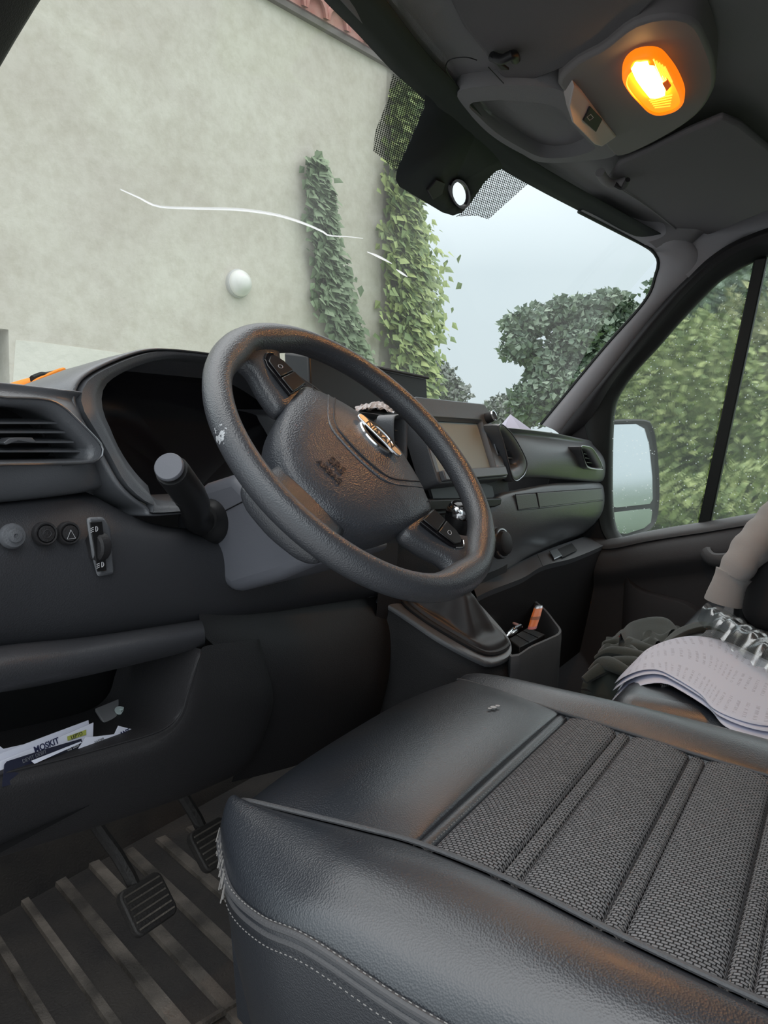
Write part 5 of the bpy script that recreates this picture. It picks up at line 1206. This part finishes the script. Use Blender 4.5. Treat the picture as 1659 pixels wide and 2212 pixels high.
# black bag and sweatshirt
bag = empty('black_bag', V(1.78, .05, -.372), 'black padded bag with a zipped front pocket on the bench', 'bag')
child('bag_body', box(V(1.785, .035, -.258), (.37, .27, .225)), grainy(principled('bag_cloth', (.045, .043, .045), .85), 600, .5, 'noise'), bag, bevel=.05, bseg=6)
child('front_pocket', box(V(1.79, .168, -.30), (.30, .03, .13)), M_black, bag, bevel=.012, bseg=4)
child('zip', tube([V(1.66, .186, -.245), V(1.92, .186, -.235)], .004, 6), M_dark, bag)
child('carry_strap', tube(cr([V(1.60, .10, -.185), V(1.595, .13, -.22), V(1.60, .165, -.25)], 12), .008, 8, flat=.4), M_black, bag)
M_sweat = grainy(principled('grey_sweat_cloth', (.45, .43, .42), .95, sheen=.2), 700, .5, 'noise', dist=.001)
swt = empty('sweatshirt', V(1.7, .1, -.15), 'light grey sweatshirt draped over the black bag, one sleeve hanging', 'sweatshirt')
sl1 = cr([W(1720, 1085, x=1.66), W(1668, 1138, x=1.63), W(1625, 1180, x=1.60), W(1600, 1215, x=1.58), W(1583, 1243, x=1.575)], 24)
child('sleeve', tube(sl1, [.050 - .016 * i / 23 + .002 * math.sin(i * 1.3) for i in range(24)], 18, flat=.8), M_sweat, swt)
sl2 = cr([W(1585, 1240, x=1.575), W(1575, 1262, x=1.573), W(1566, 1288, x=1.572), W(1562, 1302, x=1.572)], 16)
child('cuff', tube(sl2, [.034, .033, .032, .031, .031, .031, .031, .031, .032, .032, .033, .033, .034, .034, .035, .035], 18, flat=.8), M_sweat, swt)
fold_ = cr([W(1720, 1110, x=1.64), W(1665, 1170, x=1.605), W(1630, 1200, x=1.585), W(1600, 1228, x=1.565)], 20)
child('sleeve_fold', tube(fold_, [.030 - .010 * i / 19 for i in range(20)], 14), M_sweat, swt)
child('body', box(V(1.85, .02, -.12), (.30, .24, .09)), M_sweat, swt, bevel=.04, bseg=5)

# ------------------------------------------------------------------ flyers and block in the near cubby
def sheet(name, px, y0, mat, label, cat='flyer', group='flyers in the near cubby', dy=.02, th=.0007):
    P = [W(u, v, y=y0 + (dy * (1600 - v) / 100)) for u, v in px]
    o = empty(name, sum(P, Vector()) / len(P), label, cat, group)
    child('paper', prism(P, (0, th, 0)), mat, o, smooth=False)
    return o, P
M_navy = principled('navy_print', (.012, .014, .035), .5); M_ink = principled('navy_ink', (.02, .025, .08), .6); M_lime = principled('lime_print', (.42, .45, .10), .6)
sheet('flyer', [(-60, 1640), (0, 1612), (8, 1618), (110, 1595), (190, 1575), (190, 1640), (0, 1680), (-60, 1700)], .606, M_white, 'white blank flyer at the back of the cubby stack')
sheet('flyer', [(-40, 1645), (0, 1628), (100, 1590), (191, 1556), (193, 1572), (193, 1650), (0, 1690), (-40, 1700)], .602, M_white, 'white flyer whose sloping edge shows behind the lettered one')
f1, P1_ = sheet('flyer', [(-30, 1660), (10, 1640), (110, 1600), (202, 1561), (201, 1590), (190, 1660), (0, 1690)], .597, M_white, 'white flyer lettered in navy with a lime green stamp')
xdir = (P1_[3] - P1_[1]).normalized(); ydir = Vector((0, .44, 1))
def fy_(y0, v): return y0 + .02 * (1600 - v) / 100 - .0007
text('lettering', 'MOSKIT', .0078, W(101, 1610, y=fy_(.597, 1610)), xdir, ydir, M_ink, f1, depth=.0002, bold=True)
bq = [W(u, v, y=fy_(.597, v)) for u, v in ((145, 1591), (186, 1576), (186, 1587), (146, 1600))]
child('lime_stamp', prism(bq, (0, -.0003, 0)), M_lime, f1, smooth=False)
text('stamp_print', 'LEPTO', .0048, W(166, 1589, y=fy_(.597, 1589) - .0006), xdir, ydir, M_black, f1, depth=.0001)
f2, P2_ = sheet('flyer', [(10, 1652), (16, 1645), (100, 1618), (176, 1596), (178, 1604), (172, 1650), (5, 1700)], .592, M_navy, 'dark navy flyer with faint white printing')
text('lettering', 'DEVIT DEBIT', .0046, W(75, 1634, y=fy_(.592, 1634)), xdir, ydir, M_col, f2, depth=.0001)
text('lettering', 'du bon', .005, W(158, 1614, y=fy_(.592, 1614)), xdir, ydir, M_icon, f2, depth=.0001)
sheet('flyer', [(68, 1644), (175, 1602), (177, 1604), (75, 1650)], .589, M_white, 'thin white slip lying across the navy flyer')
f3, P3_ = sheet('flyer', [(170, 1617), (186, 1592), (210, 1591), (248, 1586), (246, 1596), (250, 1640), (168, 1660)], .590, M_white, 'small grey white leaflet between the navy and the short flyer')
text('lettering', 'FAIDER', .0038, W(215, 1600, y=fy_(.590, 1600)), xdir, ydir, M_dash, f3, depth=.0001)
f4, P4_ = sheet('flyer', [(243, 1596), (256, 1568), (292, 1577), (326, 1569), (325, 1573), (290, 1600), (240, 1640)], .590, M_white, 'short white flyer with dark heading ANT')
text('lettering', 'ANT', .0066, W(270, 1583, y=fy_(.590, 1583)), xdir, ydir, M_ink, f4, depth=.0002, bold=True)
blk = empty('mounting_block', W(265, 1560, y=.65), 'dark grey plastic block with a pale washer inside the cubby', 'block')
bq2 = [W(205, 1530, y=.66), W(272, 1502, y=.66), W(303, 1525, y=.655), W(328, 1520, y=.64), W(232, 1573, y=.625)]
child('top_plate', prism(bq2, (0, .0, -.004)), principled('grey_block', (.28, .28, .29), .6), blk, bevel=.001)
child('front_face', prism([W(232, 1573, y=.625), W(328, 1522, y=.64), W(316, 1568, y=.64), W(300, 1590, y=.64), W(236, 1600, y=.625)], (0, .01, 0)), M_dark, blk, bevel=.001)
wpt = W(260, 1536, y=.642)
child('washer', lathe([(.0022, 0), (.0062, 0), (.0062, .0012), (.0022, .0012), (.0022, 0)], wpt, (0, -.45, .9), 20), principled('washer_pale', (.65, .75, .74), .4), blk)

# ------------------------------------------------------------------ things on the dash top
gv = empty('work_glove', V(.50, .80, .03), 'orange and black work glove lying on the dash top', 'glove')
M_orc = grainy(principled('orange_cloth', (.95, .28, .02), .8), 600, .4, 'noise')
def mound(px, y0, dy, mat, name, parent):
    a = [W(u, v, y=y0) for u, v in px]; b = [p + Vector((0, dy, -.012)) for p in a]; c = [Vector((p.x, p.y - .012, Z0 + .02)) for p in a]
    return child(name, loft([c, a, b, [Vector((p.x, p.y, Z0 + .0)) for p in b]], 24, 4), mat, parent)
mound([(-30, 850), (15, 838), (40, 826), (72, 817), (88, 818), (70, 838), (55, 848)][:5], .80, .05, M_orc, 'fingers', gv)
mound([(45, 846), (70, 830), (95, 816), (120, 806), (140, 801), (172, 800), (190, 806), (205, 830)], .79, .07, principled('black_cloth', (.015, .018, .016), .9), 'palm', gv)
child('orange_seam', tube(cr([W(62, 840, y=.785), W(82, 824, y=.785), (W(102, 815, y=.786)), W(125, 805, y=.786), W(138, 801, y=.788)], 16), .004, 8), M_orc, gv)
child('wrist_band', tube(cr([W(72, 822, y=.79), W(90, 815, y=.79), W(100, 816, y=.79)], 8), .006, 8), principled('black_cloth2', (.015, .018, .016), .9), gv)
tb_ = empty('dash_tray_lid', V(1.13, .73, .02), 'flat dark plastic lid standing on the dash behind the wheel', 'tray')
child('lid', prism([V(.94, .715, .02), V(1.29, .70, .02), V(1.305, .715, .102), V(.95, .73, .112)], (0, .05, .006)), M_black, tb_, bevel=.004)
child('lid_rim', tube([V(.95, .728, .113), V(1.305, .713, .103)], .003, 6), M_dark, tb_)
wr = [[W(765, 893, y=.66), W(790, 884, y=.66), W(820, 884, y=.66), W(850, 893, y=.66)], [W(768, 880, y=.68), W(795, 872, y=.68), W(822, 868, y=.68), W(848, 884, y=.68)], [W(772, 888, y=.71), W(800, 884, y=.71), W(825, 882, y=.71), W(848, 890, y=.71)]]
vf = loft(wr, 16, 5); vf = ([v + Vector((rnd.uniform(-1, 1), rnd.uniform(-1, 1), rnd.uniform(-1, 1))) * .003 for v in vf[0]], vf[1])
tag(add('crumpled_wrapper', vf, principled('foil_wrapper', (.6, .58, .6), .35), None, smooth=False, label='crumpled pale wrapper lying on the dash behind the wheel'), cat='wrapper')
M_lil = principled('lilac_paper', (.52, .50, .62), .75)
pt = [W(1073, 930, y=.66), W(1102, 895, y=.70), W(1152, 938, y=.62), W(1128, 934, y=.61)]
tag(add('folded_paper', (pt + [W(1085, 934, y=.62), W(1150, 930, y=.70)], [(0, 1, 4), (4, 1, 3), (3, 1, 2), (1, 5, 2)]), M_lil, None, smooth=False, solid=.001, label='folded lilac paper propped on the far half of the dash'), cat='paper')
ph = empty('parking_clip', W(1180, 938, y=.65), 'small black clip on the dash at the far pillar foot', 'clip')
child('base', prism([W(1150, 939, y=.64), W(1195, 941, y=.64), W(1200, 946, y=.62), W(1150, 944, y=.62)], (0, 0, .004)), M_black, ph, bevel=.001)
child('arm', prism([W(1160, 935, y=.64), W(1194, 934, y=.64), W(1190, 938, y=.64), W(1160, 938, y=.64)], (0, .02, 0)), M_dark, ph, bevel=.001)

# ------------------------------------------------------------------ door mirror outside
MO = V(2.30, .551, -.115); MN = Vector((-.34, -.94, .10)).normalized()
def Mp(u, v, h=0): return Wp(u, v, MO + MN * h, MN)
mir = empty('door_mirror', V(2.26, .56, -.30), 'tall black door mirror with two panes outside the far window', 'mirror')
mo = cr([Mp(u, v) for u, v in ((1296, 915), (1320, 907), (1390, 906), (1410, 920), (1421, 980), (1425, 1060), (1421, 1115), (1408, 1142), (1380, 1156), (1345, 1168), (1310, 1165), (1296, 1130), (1292, 1000))], 60, True)
mc = sum(mo, Vector()) / 60
child('housing', loft([[mc + (p - mc) * .8 - MN * .09 for p in mo], [mc + (p - mc) * .95 - MN * .06 for p in mo], mo, [mc + (p - mc) * .97 + MN * .004 for p in mo], [mc + (p - mc) * .92 - MN * .004 for p in mo]], 60, 4, closed=True, linear=True), M_rubber, mir)
child('housing_face', ([mc + (p - mc) * .93 - MN * .004 for p in mo], [tuple(range(60))]), M_rubber, mir, smooth=False)
M_mir = principled('mirror_glass', (.85, .88, .9), .10, metal=1.0)
g1p = [Mp(u, v, .001) for u, v in ((1300, 918), (1372, 916), (1390, 926), (1400, 960), (1407, 1030), (1408, 1078), (1402, 1088), (1330, 1096), (1304, 1090), (1300, 1000))]
child('main_pane', prism(g1p, MN * .004), M_mir, mir, smooth=False, label='large upper mirror pane')
g2p = [Mp(u, v, .001) for u, v in ((1312, 1108), (1360, 1102), (1402, 1098), (1407, 1105), (1404, 1128), (1390, 1140), (1350, 1153), (1325, 1150), (1314, 1135))]
child('wide_angle_pane', prism(g2p, MN * .004), M_mir, mir, smooth=False, label='small lower wide-angle pane')
child('mounting_arm', box(V(2.16, .60, -.27), (.22, .06, .06)), M_rubber, mir, bevel=.015)

# ------------------------------------------------------------------ overhead parts
CZ = .503
dv = empty('sun_visor', W(1180, 60, z=CZ), 'dark driver sun visor folded up against the roof', 'sun visor')
def slab(px, z, t, n=0):
    P = [W(u, v, z=z) for u, v in px]
    if n: P = cr(P, n, True)
    return prism(P, (0, 0, t))
child('visor_panel', slab([(890, -200), (940, -60), (1000, 60), (1046, 118), (1080, 165), (1100, 178), (1140, 178), (1190, 160), (1240, 138), (1300, 105), (1365, 55), (1420, 0), (1450, -60), (1440, -200)], .512, .02), M_headd, dv, bevel=.006, bseg=3)
cl = child('visor_clip', tube(cr([W(1062, 122, z=.506), W(1085, 128, z=.498), W(1108, 118, z=.500), W(1114, 128, z=.505)], 14), .0065, 10), M_black, dv)
child('clip_tongue', prism([W(1060, 124, z=.50), W(1072, 132, z=.50), W(1100, 152, z=.50), (W(1082, 152, z=.50))], (0, 0, .004)), M_dark, dv, bevel=.001)
oc = empty('overhead_console', W(1180, 260, z=CZ), 'moulded grey roof console with an open storage pocket', 'console')
po = cr([W(u, v, z=CZ) for u, v in ((985, 208), (992, 195), (1012, 188), (1085, 182), (1140, 183), (1200, 190), (1245, 215), (1275, 260), (1310, 310), (1330, 338), (1250, 350), (1190, 353), (1150, 347), (1095, 324), (1050, 290), (1010, 242))], 70, True)
pi_ = cr([W(u, v, z=CZ - .002) for u, v in ((1014, 232), (1020, 222), (1040, 219), (1085, 216), (1130, 220), (1180, 225), (1215, 240), (1235, 270), (1270, 305), (1285, 322), (1240, 338), (1190, 342), (1158, 336), (1112, 312), (1070, 285), (1032, 250))], 70, True)
pc = sum(pi_, Vector()) / 70
child('console_shell', loft([[p + Vector((0, 0, .05)) for p in po], [p + Vector((0, 0, .006)) for p in po], [pc + (p - pc) * .985 for p in po], pi_, [p + Vector((0, .0, .008)) for p in pi_], [pc + (p - pc) * .95 + Vector((0, .01, .045)) for p in pi_]], 70, 3, closed=True, linear=True), M_head, oc)
child('pocket_floor', ([pc + (p - pc) * .96 + Vector((0, .01, .045)) for p in pi_], [tuple(range(70))]), M_headd, oc, smooth=False)
child('hatch_line', tube(cr([W(u, v, z=.5085) for u, v in ((990, 188), (972, 165), (963, 148), (968, 132), (985, 125), (1010, 124), (1030, 130))], 30), .0008, 4), M_black, oc)
child('hatch_line', tube([W(1055, 145, z=.508), W(1088, 180, z=.502)], .0008, 4), M_black, oc)
lp = empty('lamp_panel', W(1400, 190, z=CZ), 'smooth roof panel carrying the lit dome lamp and a switch', 'panel')
M_lpan = grainy(principled('lamp_panel_plastic', (.20, .185, .185), .6, spec=.3), 900, .2, 'noise')
child('panel', slab([(1205, 185), (1240, 140), (1300, 107), (1365, 57), (1440, 38), (1500, 50), (1528, 95), (1545, 150), (1540, 200), (1500, 255), (1420, 305), (1345, 338), (1320, 330), (1290, 290), (1260, 235)], CZ - .001, .05, 60), M_lpan, lp, bevel=.006, bseg=3)
sw0 = [W(1240, 184, z=.494), W(1256, 196, z=.500), W(1296, 250, z=.500), W(1332, 296, z=.500), W(1300, 318, z=.480), W(1284, 313, z=.476), W(1237, 266, z=.474), W(1229, 232, z=.480)]
swp = child('switch_panel', prism(sw0, (0, .012, .03)), principled('switch_panel_grey', (.55, .50, .48), .55), lp, bevel=.002)
def swq(u, v, h=.0008):
    n = (sw0[2] - sw0[0]).cross(sw0[6] - sw0[0]).normalized(); n = n if n.z < 0 else -n
    return Wp(u, v, sw0[6].lerp(sw0[2], .5) + n * h, n)
child('rocker_switch', prism([swq(1272, 228), swq(1298, 256), swq(1284, 284), swq(1257, 258)], (0, -.003, -.002)), M_dark, swp, bevel=.001)
child('rocker_icon', tube([swq(1268, 253, .005), swq(1276, 247, .005), swq(1282, 254, .005), swq(1274, 260, .005)], .0006, 4, closed=True), M_icon, swp)
dm = empty('dome_lamp', W(1410, 180, z=.49), 'glowing orange dome lamp on the roof panel', 'lamp')
dpx = [(1346, 165), (1352, 140), (1372, 122), (1400, 116), (1425, 120), (1445, 140), (1462, 165), (1475, 195), (1476, 215), (1462, 230), (1440, 238), (1420, 240), (1400, 232), (1380, 212), (1360, 190)]
dO = cr([W(u, v, z=.494) for u, v in dpx], 60, True); dC = sum(dO, Vector()) / 60
def dk(k, z): return [Vector((dC.x + (p.x - dC.x) * k, dC.y + (p.y - dC.y) * k, Z0 + z)) for p in dO]
M_lens = emis('lamp_orange', (1.0, .20, .004), .8)
child('lens_frame', loft([dk(1.03, .504), dk(1.03, .494), dk(1.0, .488), dk(.90, .484), dk(.86, .486)], 60, 3, closed=True), M_lens, dm)
M_inner = emis('lamp_inner', (1.0, .27, .008), 1.0)
child('reflector', (dk(.88, .4875), [tuple(range(60))]), M_inner, dm, smooth=False)
M_core = emis('lamp_bulb_glow', (1.0, .50, .15), 80.0)
core = [W(u, v, z=.484) for u, v in ((1364, 150), (1372, 140), (1398, 136), (1410, 150), (1434, 190), (1436, 206), (1420, 213), (1404, 212), (1388, 192), (1374, 172))]
child('bulb_glow', prism(core, (0, 0, .003)), M_core, dm, smooth=False, label='bright yellow white bulb area')
M_rib2 = emis('lamp_rib', (1.0, .38, .03), 1.6)
for k in range(5): child('lens_rib', tube([W(1412 + 6 * k, 128 + 4 * k, z=.4835), W(1428 + 6 * k, 165 + 3 * k, z=.4835)], .0011, 4), M_rib2, dm)
for k in range(5): child('lens_rib', tube([W(1402 + 3 * k, 217 + 4 * k, z=.4835), W(1452 - 1 * k, 205 + 6 * k, z=.4835)], .0009, 4), M_rib2, dm)
child('lamp_switch', prism([W(1430, 176, z=.4835), W(1442, 168, z=.4835), W(1450, 182, z=.4835), W(1440, 194, z=.4835)], (0, 0, -.003)), emis('lamp_switch_dark', (.5, .07, .005), .5), dm, bevel=.001)
pv = empty('sun_visor', W(1480, 400, z=.49), 'grey passenger sun visor folded up beside the far pillar', 'sun visor')
child('visor_panel', prism([W(u, v, z=z) for u, v, z in ((1312, 392, .494), (1345, 412, .494), (1400, 452, .49), (1470, 508, .482), (1490, 518, .478), (1540, 505, .475), (1600, 480, .475), (1700, 440, .478), (1740, 400, .49), (1660, 320, .50), (1600, 272, .50), (1560, 255, .50), (1480, 288, .50), (1400, 328, .50), (1335, 355, .498))], (0, 0, .012)), M_headd, pv, bevel=.007, bseg=3)
child('pivot', tube(cr([W(1296, 372, z=.492), W(1306, 388, z=.486), W(1325, 398, z=.484), W(1352, 392, z=.488)], 14), .009, 10), M_head, pv)
child('pivot_hook', tube(cr([W(1328, 398, z=.482), W(1345, 405, z=.478), W(1356, 388, z=.484)], 10), .005, 8), M_dark, pv)
child('edge_seam', tube(cr([W(1330, 402, z=.4925), W(1400, 448, z=.488), W(1475, 508, z=.479)], 14), .0012, 5), M_head, pv)
